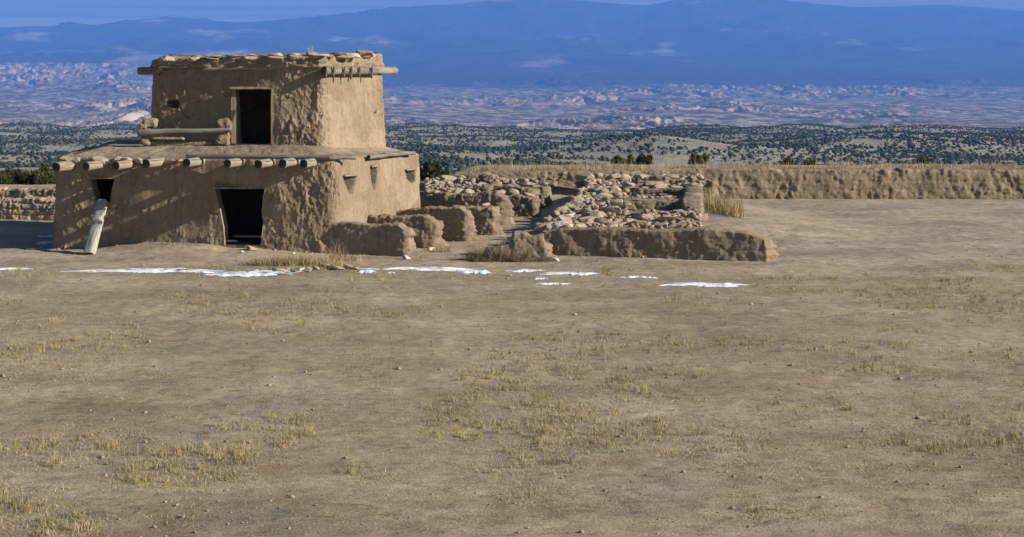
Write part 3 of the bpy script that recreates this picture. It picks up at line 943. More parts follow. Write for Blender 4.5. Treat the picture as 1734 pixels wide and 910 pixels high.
# ------------------------------------------------------------------ ruined walls
def ruin_wall(name, label, pts, thick, tops, seed, rough=1.0, mat='adobe_ruin', group=None, ds=0.032, basez=None, blocks=0.0, endslope=0.12, cat='wall', course=0.0, camp=0.05):
    """pts: (x, y) ground line; tops: list of (fraction, top height above zero)"""
    P = np.array(pts, float)
    seg = np.hypot(*(P[1:] - P[:-1]).T); S = np.concatenate([[0], np.cumsum(seg)])
    L = S[-1]; n = max(10, int(L / ds)); s = np.linspace(0, L, n)
    cx = np.interp(s, S, P[:, 0]); cy = np.interp(s, S, P[:, 1])
    k = np.ones(7) / 7
    if len(P) > 2:
        cx[3:-3] = np.convolve(cx, k, 'valid'); cy[3:-3] = np.convolve(cy, k, 'valid')
    tx = np.gradient(cx); ty = np.gradient(cy); q = np.hypot(tx, ty); tx /= q; ty /= q
    nx, ny = ty, -tx
    g = gz(cx, cy) - 0.18
    top = np.interp(s / L, [a for a, _ in tops], [b for _, b in tops])
    top = top + 0.05 * fbm(s * 1.3, seed, 0.5, 3) * rough
    if blocks: top = top + blocks * np.round(1.5 * pn3(s * 2.2, seed, 9.0)) * 0.5
    m = int(max(14, (max(b for _, b in tops) + 0.3) / ds))
    # cross-section: up the near face, across the top, down the far face
    tt = np.linspace(0, 1, m); rr = np.linspace(0, 1, 10)[1:-1]
    fx, fz = [], []
    for a in tt: fx.append(0.5 + 0.10 * (1 - a) ** 2 - 0.06 * a ** 4); fz.append(a)
    for a in rr: fx.append((0.44) * (1 - 2 * a)); fz.append(1.0 + 0.045 * math.sin(math.pi * a))
    for a in tt[::-1]: fx.append(-(0.5 + 0.10 * (1 - a) ** 2 - 0.06 * a ** 4)); fz.append(a)
    fx = np.array(fx); fz = np.array(fz); nc = len(fx)
    off = fx[None, :] * thick; 
    X = cx[:, None] + nx[:, None] * off; Y = cy[:, None] + ny[:, None] * off
    Z = g[:, None] + (top - g)[:, None] * fz[None, :]
    # rings that close both ends, rounded and eroded
    ends = []
    for side in (0, -1):
        e = []
        for f in (0.85, 0.6, 0.3, 0.0):
            i = 0 if side == 0 else -1
            sg = -1 if side == 0 else 1
            ex = (1 - f) ** 0.6 * 0.13
            lean = endslope * (1 - fz)
            e.append(np.stack([cx[i] + nx[i] * off[i] * f + sg * tx[i] * (ex + lean * (1 - f)), cy[i] + ny[i] * off[i] * f + sg * ty[i] * (ex + lean * (1 - f)),
                               g[i] + (top[i] - g[i]) * fz * (1 - 0.05 * (1 - f))], -1))
        ends.append(e)
    rows = ends[0][::-1] + [np.stack([X[i], Y[i], Z[i]], -1) for i in range(n)] + ends[1]
    V = np.array(rows)
    x, y, z = V[..., 0], V[..., 1], V[..., 2]
    low = 0.55 + 0.6 * sstep(-0.15, 0.4, fbm(x * 0.9 + seed, y * 0.9, z * 1.2, 3))
    a = 0.06 * fbm(x * 1.5 + seed, y * 1.5, z * 1.5, 3) + rough * low * (0.045 * fbm(x * 5 + seed, y * 5, z * 4, 6, 0.62) + 0.035 * sstep(-0.02, 0.10, fbm(x * 4 + seed * 2, y * 4, z * 3, 5, 0.62)) + 0.022 * sstep(0.12, 0.22, fbm(x * 8 + seed, y * 8, z * 6, 4, 0.65)))
    ei = np.zeros(V.shape[0]); ei[:7] = np.linspace(1, 0, 7); ei[-7:] = np.linspace(0, 1, 7)
    en = ei[:, None] * (0.15 * fbm(x * 2.6 + seed, y * 2.6, z * 2.4, 5, 0.6) + 0.02 * sstep(0, 0.1, fbm(x * 5, y * 5, z * 7 + seed, 3)))
    sg_ = np.sign(np.arange(V.shape[0]) - V.shape[0] / 2)[:, None]
    V[..., 0] += sg_ * tx[len(tx) // 2] * en; V[..., 1] += sg_ * ty[len(ty) // 2] * en
    if course:
        cz = z / course + 0.25 * pn3(x * 0.7, y * 0.7, seed)
        row = np.floor(cz); bx = (x + y * 0.4) / (course * 2.1) + 0.5 * (row % 2) + 0.35 * pn3(row * 3.3, seed, 0.0) + 0.18 * pn3(x * 2, y * 2, z * 2)
        fzr = np.abs(cz - row - 0.5) * 2; fxr = np.abs(bx - np.floor(bx) - 0.5) * 2
        a = a + camp * (1 - np.maximum(sstep(0.72, 1.0, fzr), sstep(0.8, 1.0, fxr))) + 0.6 * camp * pn3(np.floor(bx) * 7.7, row * 5.1, seed)
    # normal-ish direction: away from the centre line
    ncx = np.concatenate([np.full(4, cx[0]), cx, np.full(4, cx[-1])])[:, None]; ncy = np.concatenate([np.full(4, cy[0]), cy, np.full(4, cy[-1])])[:, None]
    dx, dy = x - ncx, y - ncy
    dl = np.hypot(dx, dy) + 0.05
    V[..., 0] += dx / dl * a; V[..., 1] += dy / dl * a
    V[..., 2] += np.where(np.tile(fz, (V.shape[0], 1)) > 0.97, 0.5 * a, 0)
    me = mesh(name, V.reshape(-1, 3), gridfaces(V.shape[0], nc))
    bm = bmesh.new(); bm.from_mesh(me); bmesh.ops.recalc_face_normals(bm, faces=bm.faces[:]); bm.to_mesh(me); bm.free()
    o = link(name, me, M[mat])
    return tag(o, label, cat, group)

def pxy(u, Y): return (wx(u, Y), Y)
def zt(v, Y): return ZC - (v - HV) * Y / FPX
GA = 'low ruined room walls right of the house'
ruin_wall('adobe_wall', 'longest low mud wall running right from the house corner, nearest the camera', [pxy(548, 42.95), pxy(640, 42.45), pxy(688, 42.15)], 0.42,
          [(0, zt(379, 42.9)), (0.35, zt(380, 42.5)), (0.7, zt(383, 42.3)), (0.93, zt(383, 42.1)), (1, zt(390, 42.1))], 1.0, 0.55, group=GA, endslope=0.16, course=0.27, camp=0.016)
ruin_wall('adobe_wall', 'second low mud wall beside the house, with a pale stone at its foot', [pxy(604, 44.95), pxy(680, 44.65), pxy(738, 44.4)], 0.45,
          [(0, zt(369, 45)), (0.5, zt(369, 44.7)), (0.9, zt(369, 44.4)), (1, zt(376, 44.3))], 2.0, 0.9, group=GA, endslope=0.26, course=0.25, camp=0.02)
ruin_wall('adobe_wall', 'third low mud wall, springing from the far corner of the house', [pxy(664, 46.95), pxy(725, 46.5), pxy(791, 46.0)], 0.48,
          [(0, zt(357, 47.5)), (0.35, zt(354, 47.3)), (0.6, zt(350, 47)), (0.93, zt(350, 46.3)), (1, zt(356, 46.2))], 3.0, 0.9, group=GA, endslope=0.22, course=0.25, camp=0.02)
ruin_wall('adobe_wall', 'short low mud wall with a flat slab and round stone lying on its end', [pxy(770, 48.1), pxy(836, 47.8)], 0.45,
          [(0, zt(350, 48.5)), (0.8, zt(352, 48)), (1, zt(354, 47.8))], 4.0, 0.9, group=GA, endslope=0.16, course=0.27, camp=0.016)
ruin_wall('adobe_wall', 'taller eroded mud wall behind the slab-topped one, its end crumbling', [pxy(756, 51.4), pxy(852, 50.95)], 0.5,
          [(0, zt(330, 52)), (0.5, zt(329, 51.5)), (0.9, zt(329, 51)), (1, zt(336, 50.9))], 5.0, 1.0, group=GA, endslope=0.3, course=0.24, camp=0.022)
ruin_wall('adobe_wall', 'rounded stub of mud wall with two stones on top, beyond the crumbling end', [pxy(850, 53.7), pxy(905, 53.4)], 0.5,
          [(0, zt(332, 54)), (0.6, zt(331, 53.6)), (1, zt(338, 53.4))], 6.0, 0.8, group=GA, endslope=0.14, course=0.26, camp=0.02)
ruin_wall('stone_wall', 'stub of coursed stone wall farthest back along the trodden path', [pxy(880, 57.0), pxy(924, 56.3)], 0.5,
          [(0, zt(316, 57)), (1, zt(319, 56.3))], 7.0, 0.9, group=GA, endslope=0.12, course=0.2)
ruin_wall('stone_wall', 'collapsed stone wall under a heap of rubble, behind the house', [pxy(716, 59.4), pxy(800, 58.6), pxy(868, 58)], 0.6,
          [(0, zt(312, 59)), (0.5, zt(308, 58.6)), (0.8, zt(303, 58.2)), (1, zt(312, 58))], 8.0, 1.2, course=0.2)
ruin_wall('stone_wall', 'low stone wall of flat courses touching the far corner of the house', [pxy(712, 54.2), pxy(762, 53.6)], 0.6,
          [(0, zt(326, 54)), (1, zt(331, 53.6))], 9.0, 1.0, course=0.16)
ruin_wall('stone_wall', 'rubble wall between the crumbling mud wall and the rounded stub', [pxy(775, 55.9), pxy(900, 55.0)], 0.6,
          [(0, zt(322, 56)), (0.4, zt(318, 55.5)), (1, zt(321, 55))], 10.0, 1.2, course=0.2)
# right-hand ruin
ruin_wall('adobe_wall', 'long dark mud-plastered wall facing the camera on the right', [pxy(924, 42.72), pxy(1050, 42.2), pxy(1180, 41.67), pxy(1298, 41.2)], 0.5,
          [(0, zt(394, 42.4)), (0.1, zt(389, 42.4)), (0.3, zt(388, 42.3)), (0.55, zt(389, 42.3)), (0.75, zt(384, 42.2)), (0.92, zt(390, 42.1)), (1, zt(400, 42))], 12.0, 0.36, course=0.29, camp=0.013)
ruin_wall('adobe_wall', 'broken stepped stub of mud wall rising from a dry bush', [pxy(828, 41.95), pxy(872, 41.95), pxy(922, 41.9)], 0.5,
          [(0, zt(420, 42)), (0.40, zt(412, 42)), (0.44, zt(394, 42)), (0.72, zt(396, 42)), (0.74, zt(400, 42)), (0.98, zt(398, 42)), (1, zt(412, 42))], 13.0, 0.8, endslope=0.24)
ruin_wall('stone_wall', 'collapsed rubble wall running back from the long dark wall', [pxy(956, 43.6), pxy(978, 48), pxy(1004, 53), pxy(1020, 58)], 1.0,
          [(0, 0.48), (0.3, 0.46), (0.6, 0.64), (1, 0.98)], 14.0, 1.6, course=0.22)
ruin_wall('stone_wall', 'lowest course of stepped stone walling just behind the long dark wall', [pxy(1040, 48.2), pxy(1186, 47.8)], 0.55,
          [(0, zt(358, 48)), (1, zt(360, 48))], 15.0, 0.6, course=0.22, camp=0.035)
ruin_wall('stone_wall', 'middle course of stepped stone walling in the right-hand ruin', [pxy(1056, 50.3), pxy(1160, 50.0)], 0.6,
          [(0, zt(340, 50)), (1, zt(340, 50))], 16.0, 0.5, course=0.28, camp=0.03)
ruin_wall('stone_wall', 'upper course of stepped stone walling in the right-hand ruin', [pxy(1080, 53.4), pxy(1180, 53.0)], 0.6,
          [(0, zt(322, 53.4)), (1, zt(320, 53))], 17.0, 0.5, course=0.28, camp=0.03)
ruin_wall('stone_wall', 'rubble-topped stone wall at the back of the right-hand ruin', [pxy(985, 57.6), pxy(1090, 57.3), pxy(1205, 57)], 0.6,
          [(0, zt(310, 57.6)), (0.35, zt(304, 57.3)), (0.55, zt(302, 57.3)), (1, zt(308, 57))], 18.0, 1.2, course=0.2)
ruin_wall('stone_wall', 'short stone wall joining the steps of the right-hand ruin at their right end', [pxy(1172, 48.4), pxy(1174, 53.2)], 0.55,
          [(0, zt(352, 48.4)), (0.35, zt(334, 50)), (1, zt(318, 53))], 19.0, 0.6, course=0.24, camp=0.035)
ruin_wall('earth_wall', 'long straight mud-block wall along the back with grass growing on top', [pxy(752, 62.2), pxy(900, 62.0), pxy(1100, 61.8), pxy(1400, 61.6), pxy(1760, 61.4)], 0.6,
          [(0, zt(300, 62)), (0.02, zt(293, 62)), (0.3, zt(291, 62)), (0.5, zt(287, 62)), (0.7, zt(288, 62)), (1, zt(290, 61.5))], 20.0, 0.8, course=0.34, camp=0.02, ds=0.05, blocks=0.06)
# left dry-stone walls
ruin_wall('stone_wall', 'sunlit dry-stone wall of tan blocks left of the house', [pxy(-140, 53.6), pxy(0, 53.0), pxy(60, 52.8), pxy(100, 52.6)], 0.6,
          [(0, zt(352, 53)), (0.4, zt(350, 53)), (0.62, zt(342, 53)), (0.8, zt(337, 52.7)), (1, zt(343, 52.6))], 21.0, 0.8, mat='stone_wall', course=0.19, ds=0.03)
ruin_wall('stone_wall', 'darker rubble wall behind the sunlit one, left of the house', [pxy(-160, 57.6), pxy(0, 57.2), pxy(110, 56.8)], 0.6,
          [(0, zt(330, 57)), (0.5, zt(327, 57)), (0.8, zt(322, 57)), (1, zt(324, 57))], 22.0, 1.2, course=0.2)

# ---- rubble
def heap(us, vs, Yf, n, smin, smax, label, group, kinds=('block', 'slab', 'slab', 'block'), poly=None):
    k = 0
    while k < n:
        u = rnd.uniform(*us); v = rnd.uniform(*vs)
        if poly and not inpoly(np.array([u]), np.array([v]), poly)[0]: continue
        Y = Yf(u, v)
        stone(W(u, v, Y), rnd.uniform(smin, smax), rnd.choice(kinds), label, group, tilt=0.16, meshes=SMp if rnd.random() < 0.03 else None)
        k += 1
L1, G1 = 'weathered tan stone in the rubble heap between the house and the back wall', 'rubble stones behind the house'
for (u, v, wpx, kd) in [(763, 304, 24, 'round'), (736, 306, 16, 'round'), (780, 316, 27, 'slab'), (727, 316, 14, 'block'), (742, 315, 17, 'block'), (757, 315, 13, 'block'), (793, 309, 16, 'block'), (805, 310, 14, 'block'),
                        (824, 300, 22, 'block'), (834, 304, 20, 'slab'), (853, 309, 20, 'block'), (846, 303, 16, 'slab')]:
    Y = 58.4 if v < 311 else 56.6
    stone(W(u, v, Y), wpx * 1.1 * Y / FPX, kd, L1, G1, tilt=0.12)
for (u, v, wpx, kd) in [(775, 325.5, 17, 'round'), (795, 325, 21, 'block'), (815, 325.5, 20, 'slab'), (825, 318, 26, 'block'), (842, 326, 12, 'round'), (730, 331, 14, 'slab'), (751, 328, 18, 'slab'), (740, 326, 14, 'block'), (765, 321, 14, 'slab'), (808, 317, 16, 'block'), (838, 313, 18, 'block')]:
    Y = 53.6
    stone(W(u, v, Y), wpx * 1.1 * Y / FPX, kd, L1, G1, tilt=0.12)
for (u, v, wpx, kd) in [(871, 314, 17, 'block'), (893, 312, 26, 'block'), (880, 318, 22, 'slab'), (905, 316, 18, 'slab'), (862, 318, 18, 'block')]:
    stone(W(u, v, 55.6), wpx * 55.6 / FPX, kd, L1, G1, tilt=0.12)
heap((725, 900), (300, 322), lambda u, v: 58.8 - (v - 300) * 0.14, 18, 0.22, 0.46, L1, G1)
stone(W(919, 312.6, 56.5), 0.30, 'round', 'rounded stone standing on the farthest wall stub by the path', None, tilt=0.05)
stone(W(870, 326, 53.9), 0.36, 'round', 'egg-shaped stone on the left end of the rounded mud stub', None, tilt=0.1)
stone(W(895, 330, 53.6), 0.46, 'slab', 'tilted slab on the right end of the rounded mud stub', None, tilt=0.1)
stone(W(821, 347.2, 48.0), 0.27, 'round', 'round stone resting on the slab-topped short wall', None, tilt=0.05)
stone(W(827, 353.6, 47.9), 0.52, 'slab', 'flat slab laid across the end of the short low wall', None, tilt=0.03, flat=0.6)
L2, G2 = 'weathered tan stone in the collapsed rubble of the right-hand ruin', 'rubble stones in the right-hand ruin'
heap((905, 1060), (300, 388), lambda u, v: 57.5 - (v - 300) * 0.160, 58, 0.26, 0.56, L2, G2,
     poly=[(992, 312), (1010, 300), (1060, 300), (1062, 345), (1040, 385), (940, 388), (918, 384), (942, 362), (972, 340)])
heap((985, 1185), (297, 308), lambda u, v: 57.2, 32, 0.26, 0.56, L2, G2)
heap((1060, 1185), (311, 321), lambda u, v: 54.2, 20, 0.26, 0.55, L2, G2)
heap((1050, 1180), (333, 340), lambda u, v: 51.2, 10, 0.2, 0.4, L2, G2)
heap((1045, 1165), (363, 384), lambda u, v: 47.0 - (v - 363) * 0.10, 18, 0.22, 0.45, L2, G2)
for (u, v, wpx, kd, mm) in [(990, 360, 28, 'slab', None), (1009, 366, 26, 'block', None), (997, 379, 32, 'block', None), (1018, 377, 22, 'block', None), (953, 385, 36, 'slab', SMp), (960, 376, 24, 'block', None), (922, 384, 24, 'slab', None), (915, 381, 18, 'block', None), (1035, 357, 30, 'block', None), (1043, 343, 22, 'block', None), (1090, 369, 34, 'slab', None), (1128, 371, 30, 'slab', None), (1062, 347, 16, 'round', None)]:
    Y = 44.0 + (385 - v) * 0.13
    stone(W(u, v, Y), wpx * 1.1 * Y / FPX, kd, L2, G2, tilt=0.15, meshes=mm)
L3, G3 = 'tan stone lying on top of the dry-stone walls left of the house', 'loose stones on the left walls'
heap((-60, 92), (320, 330), lambda u, v: 57.0, 13, 0.25, 0.55, L3, G3)
heap((-60, 92), (333, 346), lambda u, v: 53.0 + (346 - v) * 0.1, 14, 0.22, 0.5, L3, G3)

# the many smaller stones that fill the heaps: one object
def rubble_fill(specs):
    rr_ = np.random.RandomState(21)
    pro = []
    for k in range(8):
        me = stone_mesh(500 + k, 1, 0.85, 0.55, 0.9)
        bm = bmesh.new(); bmesh.ops.create_icosphere(bm, subdivisions=2, radius=1.0)
        V = np.array([v.co[:] for v in bm.verts]); V = np.sign(V) * np.abs(V) ** 0.6
        for q in range(9):
            n = rr_.normal(0, 1, 3); n /= np.linalg.norm(n); dd = V @ n - (0.6 + 0.35 * rr_.rand())
            V = V - np.maximum(dd, 0)[:, None] * n
        V = V * np.array([0.5, 0.4, 0.28])
        pro.append((V, np.array([[v.index for v in f.verts] for f in bm.faces]))); bm.free()
        bpy.data.meshes.remove(me)
    Vs, Fs, n0 = [], [], 0
    for (us, vs_, Yf, n, s0, s1, poly) in specs:
        k = 0
        while k < n:
            u = rr_.uniform(*us); v = rr_.uniform(*vs_)
            if poly and not inpoly(np.array([u]), np.array([v]), poly)[0]: continue
            k += 1
            c = W(u, v, Yf(u, v)); V, F = pro[rr_.randint(8)]
            m = np.array(Euler((rr_.normal(0, .22), rr_.normal(0, .22), rr_.uniform(0, 6.28))).to_matrix())
            P = (V * rr_.uniform(s0, s1) * np.array([rr_.uniform(.9, 1.3), 1, rr_.uniform(.8, 1.2)])) @ m.T + np.array(c)
            Vs.append(P); Fs.append(F + n0); n0 += len(V)
    o = link('rubble_fill', mesh('rubble_fill', np.vstack(Vs), np.vstack(Fs), False), M['stone'])
    tag(o, kind='stuff')
PL = [(992, 306), (1010, 297), (1060, 297), (1062, 345), (1040, 385), (938, 388), (914, 385), (938, 362), (968, 340)]
rubble_fill([((905, 1062), (297, 388), lambda u, v: 57.6 - (v - 300) * 0.160, 330, 0.13, 0.32, PL),
             ((985, 1190), (298, 312), lambda u, v: 57.4, 150, 0.14, 0.34, None),
             ((1060, 1186), (312, 324), lambda u, v: 54.4, 80, 0.14, 0.34, None),
             ((1050, 1176), (334, 343), lambda u, v: 51.0, 55, 0.13, 0.28, None),
             ((1045, 1186), (358, 386), lambda u, v: 47.2 - (v - 363) * 0.10, 110, 0.12, 0.3, None),
             ((718, 905), (303, 326), lambda u, v: 58.9 - (v - 300) * 0.16, 150, 0.13, 0.32, None),
             ((722, 766), (326, 350), lambda u, v: 53.9, 34, 0.14, 0.3, None),
             ((-120, 96), (322, 334), lambda u, v: 57.0, 70, 0.15, 0.36, None),
             ((-120, 96), (336, 350), lambda u, v: 53.2, 60, 0.15, 0.34, None)])

def gpt(u, v, lift=0.0):
    """where the sight line of a pixel meets the ground"""
    Y = 40.0
    for k in range(30):
        z = float(gz((u - CU) * Y / FPX, Y))
        Y = (ZC - z) * FPX / (v - HV)
    p = W(u, v, Y); p.z += lift
    return p
L4, G4 = 'small rock among the dry grass clump in front of the doorway', 'rocks by the grass clump'
for (u, v, wpx, me_) in [(475, 459, 16, None), (487, 457, 11, SMp), (508, 458, 13, SMp), (497, 460, 10, SMd), (522, 458, 14, None), (535, 456, 13, None), (560, 455, 19, SMd), (548, 447, 15, SMp), (577, 456, 13, None), (590, 454, 18, None), (466, 458, 10, SMd), (602, 456, 10, None), (553, 451, 16, None)]:
    p = gpt(u, v + 1.5, 0.04)
    stone(p, wpx * p.y / FPX, 'block', L4, G4, meshes=me_)
for (u, v, wpx, me_, lb) in [(730, 424, 13, SMp, 'pale oblong stone on the ground at the foot of the second low wall'), (688, 439, 17, SMp, 'flat pale stone tucked under the end of the nearest low wall'),
                             (426, 423, 24, None, 'flat brown stone lying outside the lower doorway'), (410, 428, 7, SMp, 'small white stone beside the flat brown one at the doorway'),
                             (497, 431, 7, SMp, 'lone pale pebble below the house corner'), (1193, 439, 11, SMp, 'white stone at the foot of the long dark wall'),
                             (594, 476, 8, None, 'brown rock alone on the straw in front of the grass clump'), (937, 442, 18, SMp, 'pale stone at the right foot of the broken stub'), (864, 468, 5, SMp, 'pale pebble below the snow strip right of centre')]:
    p = gpt(u, v, 0.03)
    stone(p, wpx * p.y / FPX, 'block' if me_ else 'slab', lb, None, meshes=me_)

# ------------------------------------------------------------------ snow
def snow(u0, u1, v0, v1, label, group, seed):
    c = gpt((u0 + u1) / 2, (v0 + v1) / 2)
    a = (u1 - u0) / 2 * c.y / FPX
    yn = gpt((u0 + u1) / 2, v1).y; yf = gpt((u0 + u1) / 2, v0).y
    b = max(0.06, 0.85 * (yf - yn) / 2)
    na, nk = 160, 9
    th = np.arange(na) / na * 2 * np.pi
    ed = 1 + 0.42 * fbm(np.cos(th) * 3.4 + seed, np.sin(th) * 3.4, 0.5, 6, 0.7)
    Vs = []
    for k, f in enumerate(np.linspace(1, 0.0, nk)):
        rx = a * f * np.sign(np.cos(th)) * np.abs(np.cos(th)) ** 1.0 * ed
        ry = b * f * np.sin(th) * ed
        yc = c.y + 0.55 * b * fbm(rx / a * 2.3 + seed * 2.0, 0.3, 0.7, 3)
        x = c.x + rx; y = yc + ry
        h = 0.024 * (1 - f ** 4) - 0.012 + 0.010 * fbm(x * 4, y * 9, seed, 4, 0.6) + 0.014
        z = gz(x, y) + h + 0.008 * pn3(x * 5, y * 5, seed)
        Vs.append(np.stack([x, y, z], -1))
    o = link('snow_patch', mesh('snow_patch', np.array(Vs).reshape(-1, 3), gridfaces(nk, na, True)), M['snow'])
    me = o.data
    bm = bmesh.new(); bm.from_mesh(me); bmesh.ops.recalc_face_normals(bm, faces=bm.faces[:]); bm.to_mesh(me); bm.free()
    return tag(o, label, 'snow', group)
GS = 'snow patches left on the ground'
for k, (a, b, c_, d_, lb) in enumerate([
    (-30, 55, 454.5, 457.5, 'thin white snow strip at the far left edge'),
    (130, 388, 454.0, 460.5, 'long white snow strip in front of the log ladder'),
    (356, 500, 458.5, 469, 'wide snow patch touching the left of the grass clump'),
    (330, 362, 461, 463, 'tiny snow fleck below the long strip'),
    (602, 795, 452.5, 457.5, 'long snow strip right of the grass clump'),
    (605, 637, 457.5, 463.5, 'small bright snow patch beside the grass clump rocks'),
    (656, 668, 461.5, 464, 'snow fleck under the strip right of the grass clump'),
    (780, 830, 457.5, 464, 'bright oval of snow in front of the dry bush'),
    (860, 915, 457.5, 461, 'thin snow strip below the broken stub'),
    (920, 1003, 460.5, 465.5, 'long thin snow patch before the left end of the long dark wall'),
    (904, 926, 471.5, 474, 'little snow fleck nearer than the thin strips'),
    (912, 960, 479.5, 482.5, 'faint snow sliver nearest the lower edge, right of centre'),
    (1052, 1108, 469, 471, 'faint broken snow sliver in the straw before the long dark wall'),
    (1122, 1262, 478.5, 485.5, 'broad snow strip on the straw at the right'),
    (62, 92, 409, 414.5, 'bluish snow in the shadow beside the house'),
    (66, 92, 399, 402.5, 'thin bluish snow higher in the house shadow'),
]):
    snow(a, b, c_, d_, lb, GS, 3.7 * k + 1)

# ------------------------------------------------------------------ plants
def blades(n, cx, cy, rx, ry, h0, h1, wd, seed, lean=0.35, zf=None, clump=None, segs=2, bias=None):
    r = np.random.RandomState(seed)
    ang = r.uniform(0, 2 * np.pi, n); rad = np.sqrt(r.uniform(0, 1, n))
    x = cx + rx * rad * np.cos(ang); y = cy + ry * rad * np.sin(ang)
    return blades_at(x, y, h0, h1, wd, r, lean, zf or (lambda a, b: gz(a, b)), segs)

def blades_at(x, y, h0, h1, wd, r, lean, zf, segs=2):
    n = len(x)
    z = zf(x, y) - 0.01
    h = r.uniform(h0, h1, n); a = r.uniform(0, 2 * np.pi, n)
    dx, dy = np.cos(a), np.sin(a); l = np.abs(r.normal(0, lean, n)) * h
    wa = r.uniform(0, 2 * np.pi, n); wxv, wyv = np.cos(wa) * wd, np.sin(wa) * wd
    V, F = [], []
    for k in range(segs + 1):
        t = k / segs
        px_ = x + dx * l * t ** 1.6; py_ = y + dy * l * t ** 1.6; pz_ = z + h * t * (1 - 0.15 * t)
        s = (1 - 0.8 * t)
        V.append(np.stack([px_ - wxv * s, py_ - wyv * s, pz_], -1)); V.append(np.stack([px_ + wxv * s, py_ + wyv * s, pz_], -1))
    V = np.array(V)                      # (2(segs+1), n, 3)
    V = V.transpose(1, 0, 2).reshape(-1, 3)
    m = 2 * (segs + 1); base = np.arange(n)[:, None] * m
    for k in range(segs):
        F.append(base + np.array([2 * k, 2 * k + 1, 2 * k + 3, 2 * k + 2])[None, :])
    return V, np.vstack(F)

def merge(lst):
    Vs, Fs, n = [], [], 0
    for V, F in lst:
        Vs.append(V); Fs.append(F + n); n += len(V)
    return np.vstack(Vs), np.vstack(Fs)

# dead-grass mat: short straw everywhere it grows, tufts where it is thick, bare dirt between
r = np.random.RandomState(5)
def density(x, y):
    dn = 0.9 * fbm(x * 0.16, y * 0.16, 3.0, 4) + 0.55 * fbm(x * 0.75, y * 0.75, 8.0, 3)
    # two trodden ways across the open ground
    for (c0, c1, c2) in ((1.5, 0.16, 0.5), (-3.0, -0.30, 0.9)):
        xc = c0 + c1 * (y - 30) + c2 * np.sin(y * 0.21 + c0)
        dn = dn - 0.75 * np.exp(-((x - xc) / 0.55) ** 2)
    return dn + 0.10 - 0.9 * sstep(39.6, 41.2, y)
def mat_grass(N, h0, h1, wd, thr, name, m, lean):
    y = 14.5 * (43 / 14.5) ** r.uniform(0, 1, N)
    x = r.uniform(-0.27, 0.46, N) * y
    keep = density(x, y) + 0.35 * (r.uniform(0, 1, N) - 0.5) > thr
    x, y = x[keep], y[keep]
    V, F = blades_at(x, y, h0, h1, wd, r, lean, lambda a, b: gz(a, b), 2)
    o = link(name, mesh(name, V, F), M[m]); tag(o, kind='stuff'); return o
mat_grass(170000, 0.02, 0.06, 0.0032, 0.02, 'dry_grass', 'straw', 1.5)
mat_grass(90000, 0.02, 0.07, 0.003, 0.16, 'dry_grass', 'straw_pale', 1.6)
NT_ = 9000
y = 14.5 * (42 / 14.5) ** r.uniform(0, 1, NT_); x = r.uniform(-0.27, 0.46, NT_) * y
keep = density(x, y) > 0.22 + 0.5 * r.uniform(0, 1, NT_) ** 2
x, y = x[keep], y[keep]
nb = 22
sz_ = np.repeat(r.uniform(0.4, 1.5, len(x)), nb)
xx = np.repeat(x, nb) + r.normal(0, 0.045, len(x) * nb) * sz_; yy = np.repeat(y, nb) + r.normal(0, 0.045, len(x) * nb) * sz_
V, F = blades_at(xx, yy, 0.05, 0.15, 0.0035, r, 0.7, lambda a, b: gz(a, b), 2)
tag(link('grass_tufts', mesh('grass_tufts', V, F), M['straw']), kind='stuff')
# gravel: small stones thick along the wall feet, thin elsewhere
base = []
for k in range(6):
    bm = bmesh.new(); bmesh.ops.create_icosphere(bm, subdivisions=1, radius=0.5)
    rr_ = np.random.RandomState(k)
    bv = np.array([v.co[:] for v in bm.verts]); bv *= rr_.uniform(0.65, 1.15, (len(bv), 1)); bv *= np.array([1, rr_.uniform(.6, 1), rr_.uniform(.4, .65)])
    bf = np.array([[v.index for v in f.verts] for f in bm.faces]); bm.free(); base.append((bv, bf))
N = 15000
y = 14.5 * (52 / 14.5) ** r.uniform(0, 1, N); x = r.uniform(-0.27, 0.46, N) * y
near_wall = np.zeros(N)
for (u0, Y0, u1, Y1) in ((88, 44.2, 570, 42.5), (560, 42.5, 695, 41.8), (600, 44.4, 745, 43.9), (720, 46, 800, 45.5), (930, 42.3, 1298, 41.3), (800, 41.7, 935, 41.6), (860, 50, 900, 52)):
    ax, ay, bx, by = wx(u0, Y0), Y0, wx(u1, Y1), Y1
    t_ = np.clip(((x - ax) * (bx - ax) + (y - ay) * (by - ay)) / ((bx - ax) ** 2 + (by - ay) ** 2), 0, 1)
    near_wall = np.maximum(near_wall, np.exp(-(np.hypot(x - ax - t_ * (bx - ax), y - ay - t_ * (by - ay)) / 0.8) ** 2))
keep = r.uniform(0, 1, N) < 0.10 + 0.22 * sstep(-0.1, 0.5, fbm(x * 0.3, y * 0.3, 12.0, 3)) + 0.7 * near_wall
x, y, nw = x[keep], y[keep], near_wall[keep]
sz_ = np.clip(np.exp(r.normal(-3.6, 0.55, len(x))) * (1 + 0.6 * nw), 0.012, 0.14)
Vs, Fs, n0 = [], [], 0
for k in range(6):
    ii = np.arange(len(x))[k::6]; bv, bf = base[k]
    a_ = r.uniform(0, 6.28, len(ii)); ca, sa = np.cos(a_)[:, None], np.sin(a_)[:, None]
    px3 = np.stack([bv[None, :, 0] * ca - bv[None, :, 1] * sa, bv[None, :, 0] * sa + bv[None, :, 1] * ca, np.broadcast_to(bv[None, :, 2], (len(ii), len(bv)))], -1) * sz_[ii][:, None, None]
    px3 = px3 + np.stack([x[ii], y[ii], gz(x[ii], y[ii]) + sz_[ii] * 0.12], -1)[:, None, :]
    Vs.append(px3.reshape(-1, 3)); Fs.append((bf[None] + (np.arange(len(ii)) * len(bv))[:, None, None]).reshape(-1, 3) + n0); n0 += len(ii) * len(bv)
